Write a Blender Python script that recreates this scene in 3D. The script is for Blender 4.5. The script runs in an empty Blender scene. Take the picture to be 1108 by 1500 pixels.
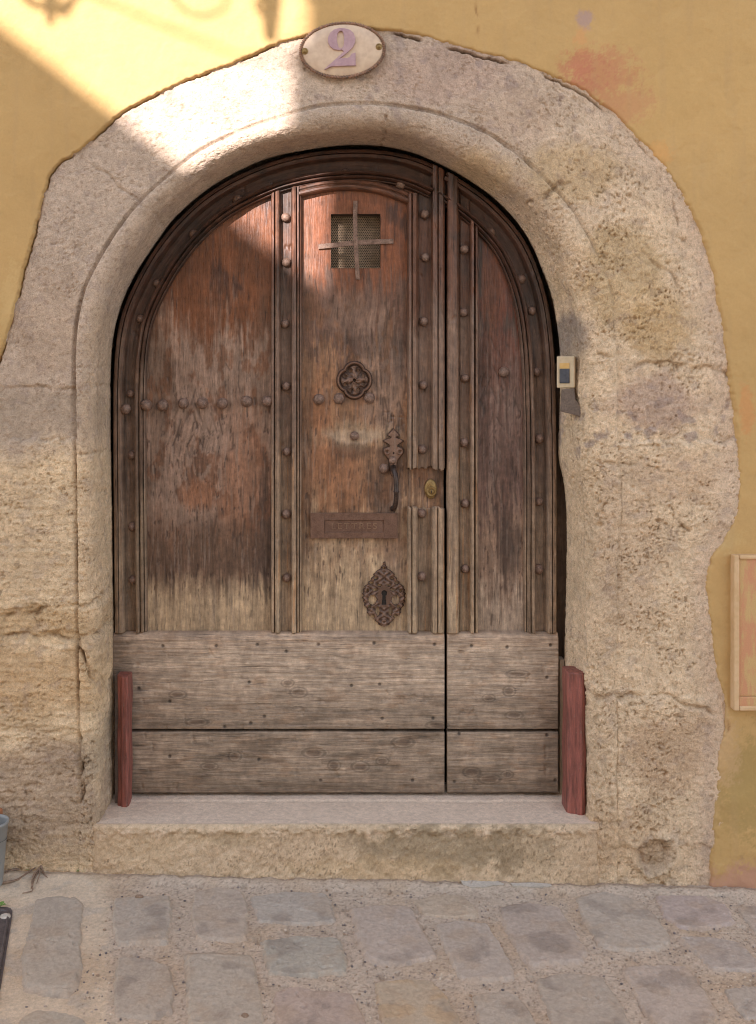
import bpy, math, random
import numpy as np
from mathutils import Vector

random.seed(7)
sc = bpy.context.scene
COLL = sc.collection

# ------------------------------------------------------------------ camera
D, S, PX, PY, ZC = 3.0, 0.002, 500.0, 560.0, 1.46      # camera distance, metres per pixel on the wall face
cam_d = bpy.data.cameras.new("camera"); cam = bpy.data.objects.new("camera", cam_d); COLL.objects.link(cam)
cam.location = (0, -D, ZC); cam.rotation_euler = (math.radians(90), 0, 0)
cam_d.sensor_width = 36; cam_d.lens = 36 * D / 3.0
cam_d.shift_x = 54 / 1500; cam_d.shift_y = -190 / 1500
cam_d.clip_start = 0.05; cam_d.clip_end = 300
sc.camera = cam

# ------------------------------------------------------------------ light
SUN = Vector((-0.388, -0.829, 0.403)).normalized()
EL = math.asin(SUN.z); AZ = math.atan2(SUN.x, SUN.y)
w = bpy.data.worlds.new("World"); sc.world = w; w.use_nodes = True
nt = w.node_tree; nt.nodes.clear()
sky = nt.nodes.new("ShaderNodeTexSky"); sky.sky_type = 'NISHITA'; sky.sun_disc = False
sky.sun_elevation = EL; sky.sun_rotation = AZ % (2 * math.pi)
sky.dust_density = 0.4; sky.ozone_density = 1.5; sky.air_density = 1.0
hsv = nt.nodes.new("ShaderNodeHueSaturation"); hsv.inputs["Saturation"].default_value = 0.48
bg = nt.nodes.new("ShaderNodeBackground"); bg.inputs["Strength"].default_value = 0.15
wo = nt.nodes.new("ShaderNodeOutputWorld")
nt.links.new(sky.outputs[0], hsv.inputs["Color"]); nt.links.new(hsv.outputs[0], bg.inputs[0]); nt.links.new(bg.outputs[0], wo.inputs[0])
ld = bpy.data.lights.new("sun", 'SUN'); ld.energy = 4.0; ld.angle = math.radians(0.53); ld.color = (1.0, 0.915, 0.90)
lo = bpy.data.objects.new("sun", ld); COLL.objects.link(lo)
lo.rotation_euler = SUN.to_track_quat('Z', 'Y').to_euler(); lo.location = (-4, -8, 6)
sc.view_settings.view_transform = 'Standard'; sc.view_settings.look = 'None'
sc.cycles.filter_width = 1.0
sc.view_settings.gamma = 1.0; sc.view_settings.exposure = 1.65

# ------------------------------------------------------------------ numpy helpers
f32 = np.float32
def W(px, py, y=0.0):
    k = S * (D + y) / D
    return ((px - PX) * k, y, ZC - (py - PY) * k)
YD = 0.205                                            # mean face of the door
def DW(px, py, y=YD):
    k = S * (D + YD) / D
    return np.array([(px - PX) * k, y, ZC - (py - PY) * k])
KD = S * (D + YD) / D                                 # metres per photo pixel at the door
def s2l(c):
    c = np.asarray(c, dtype=float) / 255.0
    return np.where(c <= 0.04045, c / 12.92, ((c + 0.055) / 1.055) ** 2.4)
def sm(a, b, x):
    t = np.clip((x - a) / (b - a), 0, 1); return t * t * (3 - 2 * t)
_tab = {}
def _tables(seed):
    if seed not in _tab:
        r = np.random.RandomState(seed); p = r.permutation(256).astype(np.int32)
        g = r.normal(size=(256, 3)).astype(f32); g /= np.linalg.norm(g, axis=1, keepdims=True)
        _tab[seed] = (np.concatenate([p, p, p]), g)
    return _tab[seed]
def perlin(x, y, z, seed=0):
    P, Gd = _tables(seed)
    x = np.asarray(x, f32); y = np.asarray(y, f32) + 0 * x; z = np.asarray(z, f32) + 0 * x
    xi = np.floor(x).astype(np.int32); yi = np.floor(y).astype(np.int32); zi = np.floor(z).astype(np.int32)
    xf = x - xi; yf = y - yi; zf = z - zi
    u = xf * xf * xf * (xf * (xf * 6 - 15) + 10); v = yf * yf * yf * (yf * (yf * 6 - 15) + 10); ww = zf * zf * zf * (zf * (zf * 6 - 15) + 10)
    out = np.zeros_like(x)
    for i in (0, 1):
        for j in (0, 1):
            for k in (0, 1):
                h = P[(P[(P[(xi + i) & 255] + yi + j) & 255] + zi + k) & 255]
                g = Gd[h]
                d = g[..., 0] * (xf - i) + g[..., 1] * (yf - j) + g[..., 2] * (zf - k)
                out += d * (u if i else 1 - u) * (v if j else 1 - v) * (ww if k else 1 - ww)
    return out * 1.5
def fbm(x, y, z, o=4, seed=0, gain=0.5):
    a, s, t = 1.0, 0.0, 0.0; f = 1.0
    for i in range(o):
        s = s + a * perlin(x * f, y * f, z * f, seed + i); t += a; a *= gain; f *= 2.03
    return s / t
def catmull(pts, n):
    """dense Catmull-Rom through rows of pts (any width), n samples, roughly even by chord of the first two columns"""
    p = np.asarray(pts, float); ext = np.vstack([2 * p[0] - p[1], p, 2 * p[-1] - p[-2]])
    out = []
    for i in range(len(p) - 1):
        p0, p1, p2, p3 = ext[i], ext[i + 1], ext[i + 2], ext[i + 3]
        for t in np.linspace(0, 1, 24, endpoint=False):
            out.append(0.5 * ((2 * p1) + (-p0 + p2) * t + (2 * p0 - 5 * p1 + 4 * p2 - p3) * t * t + (-p0 + 3 * p1 - 3 * p2 + p3) * t ** 3))
    out.append(p[-1]); out = np.array(out)
    d = np.r_[0, np.cumsum(np.linalg.norm(np.diff(out[:, :2], axis=0), axis=1))]
    s = np.linspace(0, d[-1], n)
    return np.stack([np.interp(s, d, out[:, c]) for c in range(out.shape[1])], 1)
def pits(x, y, z, cell, prob, r0, r1, seed):
    """crisp round-bottomed holes: one candidate per cell, kept with the local probability prob"""
    P, Gd = _tables(seed); out = np.zeros(x.shape, f32); sx, sy, sz = x / cell, y / cell, z / cell
    ix, iy, iz = (np.floor(q).astype(np.int32) for q in (sx, sy, sz)); U = (np.arange(256) * 97 % 256 / 256.0).astype(f32)
    for i in (-1, 0, 1):
        for j in (-1, 0, 1):
            for k in (-1, 0, 1):
                a, b, c = ix + i, iy + j, iz + k
                h = P[(P[(P[a & 255] + b) & 255] + c) & 255]
                dx, dy, dz = a + .5 + .45 * Gd[h, 0] - sx, b + .5 + .45 * Gd[h, 1] - sy, c + .5 + .45 * Gd[h, 2] - sz
                rad = r0 + (r1 - r0) * U[(h * 7) & 255] ** 2
                d = np.sqrt(dx * dx + dy * dy * .6 + dz * dz * 1.5) / rad
                out = np.maximum(out, np.where(U[(h * 13 + 5) & 255] < prob, 1 - sm(.45, 1.0, d), 0) * np.clip(rad * 1.6, .4, 1))
    return out
def seg_dist(x, y, line):
    """distance from points to a polyline"""
    best = np.full(x.shape, 1e9, f32)
    for (ax, ay), (bx, by) in zip(line[:-1], line[1:]):
        dx, dy = bx - ax, by - ay; L = dx * dx + dy * dy + 1e-9
        t = np.clip(((x - ax) * dx + (y - ay) * dy) / L, 0, 1)
        best = np.minimum(best, np.hypot(x - ax - t * dx, y - ay - t * dy))
    return best
def inside_poly(x, y, poly):
    r = np.zeros(x.shape, bool); n = len(poly)
    for i in range(n):
        x0, y0 = poly[i]; x1, y1 = poly[(i + 1) % n]
        if y0 == y1: continue
        c = ((y0 > y) != (y1 > y)) & (x < (x1 - x0) * (y - y0) / (y1 - y0) + x0); r ^= c
    return r
def blobs(px, py, base, items, n=None):
    """soft stains: items of (cx, cy, rx, ry, srgb colour, weight); n perturbs the outline"""
    c = np.empty(px.shape + (3,)); c[...] = base
    for k, (cx, cy, rx, ry, col, wt) in enumerate(items):
        d = np.hypot((px - cx) / rx, (py - cy) / ry)
        if n is not None: d = d + 0.45 * n
        m = (wt * (1 - sm(0.55, 1.1, d)))[..., None]
        c = c * (1 - m) + s2l(col) * m
    return c

# ------------------------------------------------------------------ object helpers
def world_loc(o):
    v = Vector((0, 0, 0))
    while o is not None: v += o.location; o = o.parent
    return np.array(v)
def tag(o, label=None, cat=None, group=None, kind=None):
    if label: o["label"] = label
    if cat: o["category"] = cat
    if group: o["group"] = group
    if kind: o["kind"] = kind
    return o
def thing(name, loc, label, cat, group=None):
    o = bpy.data.objects.new(name, None); COLL.objects.link(o); o.location = [float(v) for v in loc]; o.empty_display_size = 0.05
    return tag(o, label, cat, group)
def link(name, me, parent=None):
    o = bpy.data.objects.new(name, me); COLL.objects.link(o)
    if parent is not None: o.parent = parent
    return o
def obj(name, V, F, m, parent=None, uv=None, col=None, rough=None, smooth=True, origin=None):
    V = np.asarray(V, float).reshape(-1, 3)
    off = world_loc(parent) if parent is not None else (np.asarray(origin, float) if origin is not None else np.zeros(3))
    me = bpy.data.meshes.new(name)
    if isinstance(F, np.ndarray):
        k = F.shape[1]; nf = len(F)
        me.vertices.add(len(V)); me.vertices.foreach_set("co", (V - off).astype(f32).ravel())
        me.loops.add(nf * k); me.loops.foreach_set("vertex_index", F.astype(np.int32).ravel())
        me.polygons.add(nf); me.polygons.foreach_set("loop_start", np.arange(0, nf * k, k, dtype=np.int32))
        me.update(calc_edges=True)
    else:
        me.from_pydata([tuple(v) for v in (V - off)], [], [list(f) for f in F]); me.update()
    if smooth: me.polygons.foreach_set("use_smooth", np.ones(len(me.polygons), bool))
    if uv is not None:
        a = me.attributes.new("guv", 'FLOAT_VECTOR', 'POINT'); u3 = np.zeros((len(V), 3), f32); u3[:, :np.asarray(uv).reshape(len(V), -1).shape[1]] = np.asarray(uv).reshape(len(V), -1); a.data.foreach_set("vector", u3.ravel())
    if col is not None:
        a = me.attributes.new("tone", 'FLOAT_COLOR', 'POINT'); c4 = np.ones((len(V), 4), f32); c4[:, :3] = np.asarray(col).reshape(-1, 3); a.data.foreach_set("color", c4.ravel())
    if rough is not None:
        a = me.attributes.new("gloss", 'FLOAT', 'POINT'); a.data.foreach_set("value", np.asarray(rough, f32).ravel())
    me.materials.append(m)
    o = link(name, me, parent)
    if parent is None and origin is not None: o.location = [float(v) for v in origin]
    return o
def grid_faces(nu, nv, keep=None, wrap=False):
    i = np.arange(nu - 1)[:, None]; jn = nv if wrap else nv - 1
    j = np.arange(jn)[None, :]; j2 = (j + 1) % nv
    F = np.stack([i * nv + j, (i + 1) * nv + j, (i + 1) * nv + j2, i * nv + j2], -1).reshape(-1, 4)
    if keep is not None: F = F[keep[F].any(1)]
    return F
def compact(V, F, *att):
    used = np.zeros(len(V), bool); used[F.ravel()] = True
    idx = np.cumsum(used) - 1
    return [V[used], idx[F]] + [None if a is None else a[used] for a in att]
def box(x0, x1, y0, y1, z0, z1):
    V = [(x0, y0, z0), (x1, y0, z0), (x1, y1, z0), (x0, y1, z0), (x0, y0, z1), (x1, y0, z1), (x1, y1, z1), (x0, y1, z1)]
    return V, [(0, 1, 5, 4), (1, 2, 6, 5), (2, 3, 7, 6), (3, 0, 4, 7), (4, 5, 6, 7), (3, 2, 1, 0)]
def join(parts):
    V, F = [], []
    for v, f in parts:
        b = len(V); V += [tuple(q) for q in v]; F += [tuple(i + b for i in q) for q in f]
    return V, F
def bevel(o, wd, seg=2):
    m = o.modifiers.new("bevel", 'BEVEL'); m.width = wd; m.segments = seg; m.limit_method = 'ANGLE'; m.angle_limit = math.radians(35)
    return o
def tube(pts, radii, n=10, caps=True):
    pts = [Vector([float(q) for q in p]) for p in pts]; V, F = [], []
    if not hasattr(radii, '__len__'): radii = [radii] * len(pts)
    up = Vector((0.3, 1, 0.2)).normalized()
    for i, p in enumerate(pts):
        t = (pts[min(i + 1, len(pts) - 1)] - pts[max(i - 1, 0)]).normalized()
        a = t.cross(up).normalized(); b = t.cross(a)
        for k in range(n):
            an = 2 * math.pi * k / n; V.append(tuple(p + float(radii[i]) * (math.cos(an) * a + math.sin(an) * b)))
    for i in range(len(pts) - 1):
        for k in range(n): F.append((i * n + k, i * n + (k + 1) % n, (i + 1) * n + (k + 1) % n, (i + 1) * n + k))
    if caps: F.append(tuple(range(n - 1, -1, -1))); F.append(tuple((len(pts) - 1) * n + k for k in range(n)))
    return V, F
def lathe(prof, n=24, axis='z'):
    """prof of (r, h); spun about z, or about -y (h towards the viewer) for axis 'y'"""
    V, F = [], []
    for r, h in prof:
        for k in range(n):
            a = 2 * math.pi * k / n
            V.append((r * math.cos(a), r * math.sin(a), h) if axis == 'z' else (r * math.cos(a), -h, r * math.sin(a)))
    for i in range(len(prof) - 1):
        for k in range(n): F.append((i * n + k, i * n + (k + 1) % n, (i + 1) * n + (k + 1) % n, (i + 1) * n + k))
    F.append(tuple((len(prof) - 1) * n + k for k in range(n)))
    return V, F
def move(vf, p): return [tuple(np.asarray(v) + np.asarray(p)) for v in vf[0]], vf[1]

# ------------------------------------------------------------------ materials
class N:
    """tiny node-graph writer"""
    def __init__(s, name):
        s.m = bpy.data.materials.new(name); s.m.use_nodes = True; s.t = s.m.node_tree
        s.b = s.t.nodes["Principled BSDF"]
    def n(s, kind, **kw):
        q = s.t.nodes.new(kind)
        for k, v in kw.items(): setattr(q, k, v)
        return q
    def l(s, a, b): s.t.links.new(a, b)
    def attr(s, name, out="Color"): q = s.n("ShaderNodeAttribute"); q.attribute_name = name; return q.outputs[out]
    def noise(s, vec, scale, detail=4, rough=0.55, stretch=None):
        if stretch is not None:
            m = s.n("ShaderNodeVectorMath", operation='MULTIPLY'); s.l(vec, m.inputs[0]); m.inputs[1].default_value = stretch; vec = m.outputs[0]
        q = s.n("ShaderNodeTexNoise"); q.inputs["Scale"].default_value = scale; q.inputs["Detail"].default_value = detail; q.inputs["Roughness"].default_value = rough
        s.l(vec, q.inputs["Vector"]); return q.outputs["Fac"]
    def rng(s, v, a, b, c, d):
        q = s.n("ShaderNodeMapRange"); q.inputs[1].default_value = a; q.inputs[2].default_value = b; q.inputs[3].default_value = c; q.inputs[4].default_value = d
        s.l(v, q.inputs[0]); return q.outputs[0]
    def mul(s, a, b, op='MULTIPLY'):
        q = s.n("ShaderNodeMath", operation=op)
        for i, v in enumerate((a, b)):
            if isinstance(v, (int, float)): q.inputs[i].default_value = v
            else: s.l(v, q.inputs[i])
        return q.outputs[0]
    def scale(s, colr, f):
        q = s.n("ShaderNodeVectorMath", operation='SCALE'); s.l(colr, q.inputs[0])
        if isinstance(f, (int, float)): q.inputs["Scale"].default_value = f
        else: s.l(f, q.inputs["Scale"])
        return q.outputs[0]
    def mix(s, a, b, f):
        q = s.n("ShaderNodeMix", data_type='RGBA')
        for i, v in ((6, a), (7, b)):
            if isinstance(v, tuple): q.inputs[i].default_value = v + (1,)
            else: s.l(v, q.inputs[i])
        if isinstance(f, (int, float)): q.inputs[0].default_value = f
        else: s.l(f, q.inputs[0])
        return q.outputs[2]
    def bump(s, h, dist, strength=1.0, prev=None):
        q = s.n("ShaderNodeBump"); q.inputs["Distance"].default_value = dist; q.inputs["Strength"].default_value = strength
        s.l(h, q.inputs["Height"])
        if prev is not None: s.l(prev, q.inputs["Normal"])
        return q.outputs[0]
    def coord(s): return s.n("ShaderNodeTexCoord").outputs["Object"]
    def out(s, colr=None, rough=None, normal=None, metal=None, spec=None):
        I = s.b.inputs
        for k, v in (("Base Color", colr), ("Roughness", rough), ("Normal", normal), ("Metallic", metal), ("Specular IOR Level", spec)):
            if v is None: continue
            if isinstance(v, (int, float)): I[k].default_value = v
            elif isinstance(v, tuple): I[k].default_value = v + (1,)
            else: s.l(v, I[k])
        return s.m
def L(c): return tuple(float(v) for v in s2l(c))

def mat_mineral(name, grain=(0.75, 1.22), speck=0.25, bumpd=0.0012, rough=0.95, tone=True, colr=None, fine=520, spec=0.15, mott=0.12):
    g = N(name); co = g.coord()
    base = g.attr("tone") if tone else None
    n1 = g.noise(co, fine, 5, 0.7); n2 = g.noise(co, fine * 0.24, 4, 0.6); n3 = g.noise(co, fine * 2.2, 2, 0.6)
    f = g.mul(g.rng(n1, 0.3, 0.7, *grain), g.rng(n2, 0.3, 0.7, 1 - mott, 1 + mott))
    f = g.mul(f, g.rng(n3, 0.30, 0.42, 1 - speck, 1.0))
    if base is None:
        q = g.n("ShaderNodeRGB"); q.outputs[0].default_value = L(colr) + (1,); base = q.outputs[0]
    c = g.scale(base, f)
    b = g.bump(n2, bumpd * 2.5); b = g.bump(n1, bumpd, prev=b)
    return g.out(c, rough, b, spec=spec)
M_STONE = mat_mineral("weathered_limestone", grain=(.76, 1.22), fine=250, bumpd=.0024)
M_STEP = mat_mineral("worn_step_stone", grain=(0.80, 1.18), speck=0.22, bumpd=0.0012, fine=280)
M_PLASTER = mat_mineral("ochre_render", grain=(0.97, 1.03), speck=0.03, bumpd=0.0007, fine=150, mott=.015)
M_MORTAR = mat_mineral("sandy_mortar", grain=(0.76, 1.2), speck=0.38, bumpd=0.0011, fine=420)
M_SETT = mat_mineral("grey_sett_stone", grain=(0.86, 1.12), speck=0.12, bumpd=0.0007, fine=380, rough=0.85, spec=0.25)
M_CEMENT = mat_mineral("grey_cement", tone=False, colr=(150, 136, 122), bumpd=0.0008)
M_SLATE = mat_mineral("grey_slate", tone=False, colr=(196, 186, 174), bumpd=0.0006, fine=260)
M_PEBBLE = mat_mineral("mixed_grit", grain=(0.85, 1.15), speck=0.1, bumpd=0.0003)
M_FARWALL = mat_mineral("opposite_render", tone=False, colr=(205, 196, 182), fine=40, speck=0.05)
M_TILE = mat_mineral("roof_tile", tone=False, colr=(170, 105, 75), fine=40)

def mat_wood(name):
    g = N(name); uv = g.attr("guv", "Vector"); base = g.attr("tone"); ro = g.attr("gloss", "Fac")
    wn = g.n("ShaderNodeTexNoise"); wn.inputs["Scale"].default_value = 1; wn.inputs["Detail"].default_value = 3
    wm = g.n("ShaderNodeVectorMath", operation='MULTIPLY'); g.l(uv, wm.inputs[0]); wm.inputs[1].default_value = (22, 5, 1); g.l(wm.outputs[0], wn.inputs["Vector"])
    ws = g.n("ShaderNodeVectorMath", operation='MULTIPLY_ADD'); g.l(wn.outputs["Color"], ws.inputs[0]); ws.inputs[1].default_value = (.016, .0, 0); g.l(uv, ws.inputs[2]); uv = ws.outputs[0]
    fine = g.noise(uv, 1, 4, 0.65, (300, 20, 1)); mid = g.noise(uv, 1, 4, 0.6, (90, 9, 1)); wide = g.noise(uv, 1, 3, 0.6, (34, 4.5, 1))
    crack = g.noise(uv, 1, 3, 0.7, (210, 8, 1)); pore = g.noise(uv, 1, 2, 0.6, (420, 60, 1)); blot = g.noise(uv, 30, 5, 0.7)
    f = g.mul(g.rng(fine, 0.28, 0.72, 0.76, 1.24), g.rng(mid, 0.28, 0.72, 0.82, 1.18))
    f = g.mul(f, g.rng(wide, 0.3, 0.7, 0.80, 1.20)); f = g.mul(f, g.rng(blot, 0.3, 0.7, 0.74, 1.26)); blo2 = g.noise(uv, 85, 4, 0.7, (1, .5, 1)); f = g.mul(f, g.rng(blo2, 0.3, 0.7, 0.84, 1.16))
    f = g.mul(f, g.rng(pore, 0.28, 0.38, 0.68, 1.0))
    ck = g.rng(crack, 0.31, 0.37, 0.0, 1.0)
    f = g.mul(f, g.rng(ck, 0, 1, 0.38, 1.0))
    c = g.scale(base, f)
    pale = g.scale(base, 1.0)
    b = g.bump(mid, 0.0016); b = g.bump(fine, 0.0008, prev=b); b = g.bump(ck, 0.0006, prev=b)
    rr = g.mul(ro, g.rng(fine, 0.3, 0.7, 0.82, 1.2))
    return g.out(c, rr, b, spec=0.42)
M_WOOD = mat_wood("old_oiled_oak")

def mat_metal(name, c1, c2, rough=0.6, metal=0.35, scale=220, bumpd=0.0004, spec=0.4, stretch=None):
    g = N(name); co = g.coord(); n1 = g.noise(co, scale, 5, 0.7, stretch); n2 = g.noise(co, scale * 0.25, 3, 0.6, stretch)
    c = g.mix(L(c1), L(c2), g.rng(g.mul(n1, n2, 'ADD'), 0.75, 1.25, 0, 1))
    return g.out(c, g.rng(n1, 0.3, 0.7, rough - 0.12, rough + 0.12), g.bump(n1, bumpd), metal, spec)
M_IRON = mat_metal("rusty_iron", (96, 74, 62), (148, 120, 104), 0.6, 0.15)
M_IRON_DARK = mat_metal("dark_rusty_iron", (88, 66, 54), (128, 100, 84), 0.55, 0.2)
M_BRONZE = mat_metal("brown_bronze", (96, 70, 56), (126, 96, 80), 0.5, 0.3)
def mat_relief():
    g = N("cast_iron_relief"); co = g.coord(); n1 = g.noise(co, 240, 5, .7); c = g.scale(g.attr("tone"), g.rng(n1, .3, .7, .78, 1.22)); return g.out(c, g.rng(n1, .3, .7, .38, .58), g.bump(n1, .0004), .25, .5)
M_RELIEF = mat_relief()
M_BRASS = mat_metal("dull_brass", (124, 98, 58), (158, 130, 84), 0.42, 0.6)
M_RED = mat_metal("red_oxide_paint", (112, 70, 62), (164, 98, 88), 0.5, 0.0, 110, 0.0006, stretch=(1, 1, .12))
def mat_guard():
    g = N("chipped_red_oxide"); co = g.coord(); a = g.noise(co, 90, 5, .7, (1, 1, .10)); b = g.noise(co, 120, 5, .75, (1, 1, .5)); e = g.noise(co, 320, 3, .6)
    c = g.mix(L((104, 62, 54)), L((160, 94, 82)), g.rng(a, .36, .64, 0, 1)); c = g.mix(c, L((128, 106, 94)), g.rng(b, .60, .66, 0, .8)); c = g.scale(c, g.rng(e, .3, .7, .9, 1.1))
    return g.out(c, g.rng(b, .3, .7, .4, .65), g.bump(b, .0008), 0.0, .45)
M_GUARD = mat_guard()
M_STEEL = mat_metal("grey_edge_steel", (98, 88, 84), (124, 112, 106), 0.5, 0.2)
M_MESH = mat_metal("zinc_mesh", (128, 110, 90), (170, 146, 120), 0.6, 0.2)
M_CAST = mat_metal("cast_iron", (78, 70, 70), (112, 102, 100), 0.6, 0.2)
M_CREAM = mat_metal("cream_enamel", (194, 166, 142), (212, 186, 158), 0.45, 0.0, 60, 0.0002)
M_ROPE = mat_metal("worn_rim", (96, 78, 66), (164, 122, 96), 0.6, 0.0, 140, 0.0003)
M_LILAC = mat_metal("lilac_enamel", (164, 130, 136), (182, 150, 152), 0.5, 0.0, 90, 0.0002)
M_WHITEPL = mat_metal("ivory_plastic", (184, 164, 134), (200, 180, 150), 0.4, 0.0, 60, 0.0001)
M_DARKPL = mat_metal("blue_black_plastic", (58, 60, 66), (78, 80, 88), 0.35, 0.0, 60, 0.0001)
M_AMBER = mat_metal("amber_label", (198, 158, 96), (210, 172, 112), 0.4, 0.0, 60, 0.0001)
M_GREYPL = mat_metal("grey_plastic", (140, 140, 138), (156, 155, 152), 0.45, 0.0, 40, 0.0002)
M_TERRA = mat_metal("terracotta", (144, 92, 62), (168, 112, 78), 0.85, 0.0, 60, 0.0004)
M_TWIG = mat_metal("dry_twig", (120, 98, 82), (164, 138, 116), 0.9, 0.0, 200, 0.0005)
M_LEAF = mat_metal("small_green_leaf", (84, 120, 50), (120, 156, 74), 0.6, 0.0, 200, 0.0002)
M_DARK = mat_metal("dark_hall", (40, 34, 30), (52, 44, 38), 0.9, 0.0, 20, 0.0005)

# ------------------------------------------------------------------ the stone surround
# every row: inner edge at the door (I), groove between band and roll (G), outer edge against the render (O), photo pixels
ST = [((168,1330),(117,1330),(-120,1330)), ((168,1210),(117,1210),(-120,1210)), ((168,1100),(117,1100),(-120,1100)), ((166,900),(113,900),(-105,900)),
      ((163,700),(110,700),(-60,700)), ((162,560),(108,560),(-15,570)), ((165,500),(110,490),(18,470)), ((176,452),(120,432),(35,400)),
      ((195,408),(140,388),(52,340)), ((222,365),(165,345),(66,285)), ((255,320),(200,300),(80,247)), ((300,280),(240,262),(120,219)),
      ((345,252),(285,225),(182,165)), ((395,231),(340,196),(262,124)), ((445,220),(400,174),(345,92)), ((500,213),(470,155),(430,58)),
      ((550,213),(540,151),(530,46)), ((600,222),(600,157),(602,55)), ((650,243),(665,173),(682,77)), ((700,272),(730,203),(772,102)),
      ((740,305),(785,248),(855,140)), ((772,345),(835,300),(928,203)), ((797,400),(870,360),(988,278)), ((812,450),(893,420),(1027,358)),
      ((821,520),(903,490),(1046,440)), ((820,600),(907,590),(1068,585)), ((819,668),(907,655),(1075,660)), ((828,715),(908,715),(1077,720)), ((831,770),(908,760),(1064,772)),
      ((830,850),(906,830),(1032,835)), ((828,950),(904,930),(1037,930)), ((829,1010),(902,1010),(1056,1040)), ((832,1100),(902,1100),(1046,1110)),
      ((834,1200),(902,1200),(1038,1210)), ((834,1340),(902,1340),(1034,1340))]
rows = []
for (ix, iy), (gx, gy), (ox, oy) in ST:
    i_, g_, o_ = W(ix, iy, 0.20), W(gx, gy), W(ox, oy)
    rows.append((g_[0], g_[2], i_[0], i_[2], o_[0], o_[2]))
NU = 1750
R6 = catmull(rows, NU)
Gc, Ic, Oc = R6[:, 0:2], R6[:, 2:4], R6[:, 4:6]
O_LINE = Oc
CRACKS = [  # polyline in photo pixels, depth m, width px, dirt
    ([(62,352),(80,357),(95,358)], .006, 2, .5), ([(0,574),(60,567),(110,567),(165,562)], .006, 3, .35), ([(-60,648),(0,646),(60,644),(112,641)], .006, 3, .4),
    ([(112,668),(165,661)], .006, 2.5, .35), ([(-60,908),(0,905),(30,897),(52,903),(70,884),(100,891),(130,883),(160,872)], .014, 4, .8),
    ([(-60,928),(0,931),(40,925),(62,936),(78,930),(110,938),(150,926)], .012, 3.5, .7), ([(116,936),(124,960),(134,990),(142,1010),(153,1028)], .02, 3, 1.0),
    ([(-60,1062),(0,1066),(60,1070),(112,1071)], .005, 3, .3), ([(113,795),(163,785)], .005, 2.5, .4), ([(113,540),(140,535),(165,560)], .004, 2.5, .25),
    ([(108,222),(150,252),(202,292)], .005, 3, .35), ([(228,316),(240,331)], .005, 2.5, .6), ([(204,296),(262,338)], .003, 2.5, .25),
    ([(392,130),(400,150),(404,188)], .004, 2.5, .3), ([(566,170),(564,200),(572,214)], .01, 2.5, .8),
    ([(838,262),(812,272),(798,290),(772,302)], .010, 4.5, .55), ([(880,520),(930,536),(985,533),(1030,540),(1066,545)], .010, 3.5, .6),
    ([(900,662),(940,654),(1000,651),(1074,645)], .006, 3, .4), ([(880,676),(905,683),(940,672)], .006, 3, .5), ([(968,768),(990,765),(1012,776)], .009, 3.5, .5),
    ([(862,1022),(905,1018),(945,1022),(975,1017),(1003,1032),(1030,1040),(1054,1046)], .010, 3.5, .65), ([(845,966),(848,978),(842,986)], .006, 2.5, .7),
    ([(935,360),(958,385),(985,400),(1002,440),(1000,470)], .008, 4, .5), ([(700,190),(735,205),(768,228),(790,262)], .006, 4, .4),
    ([(118,1080),(122,1140),(117,1185)], .014, 4, .7), ([(985,292),(994,330)], .006, 2.5, .5)]
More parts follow.
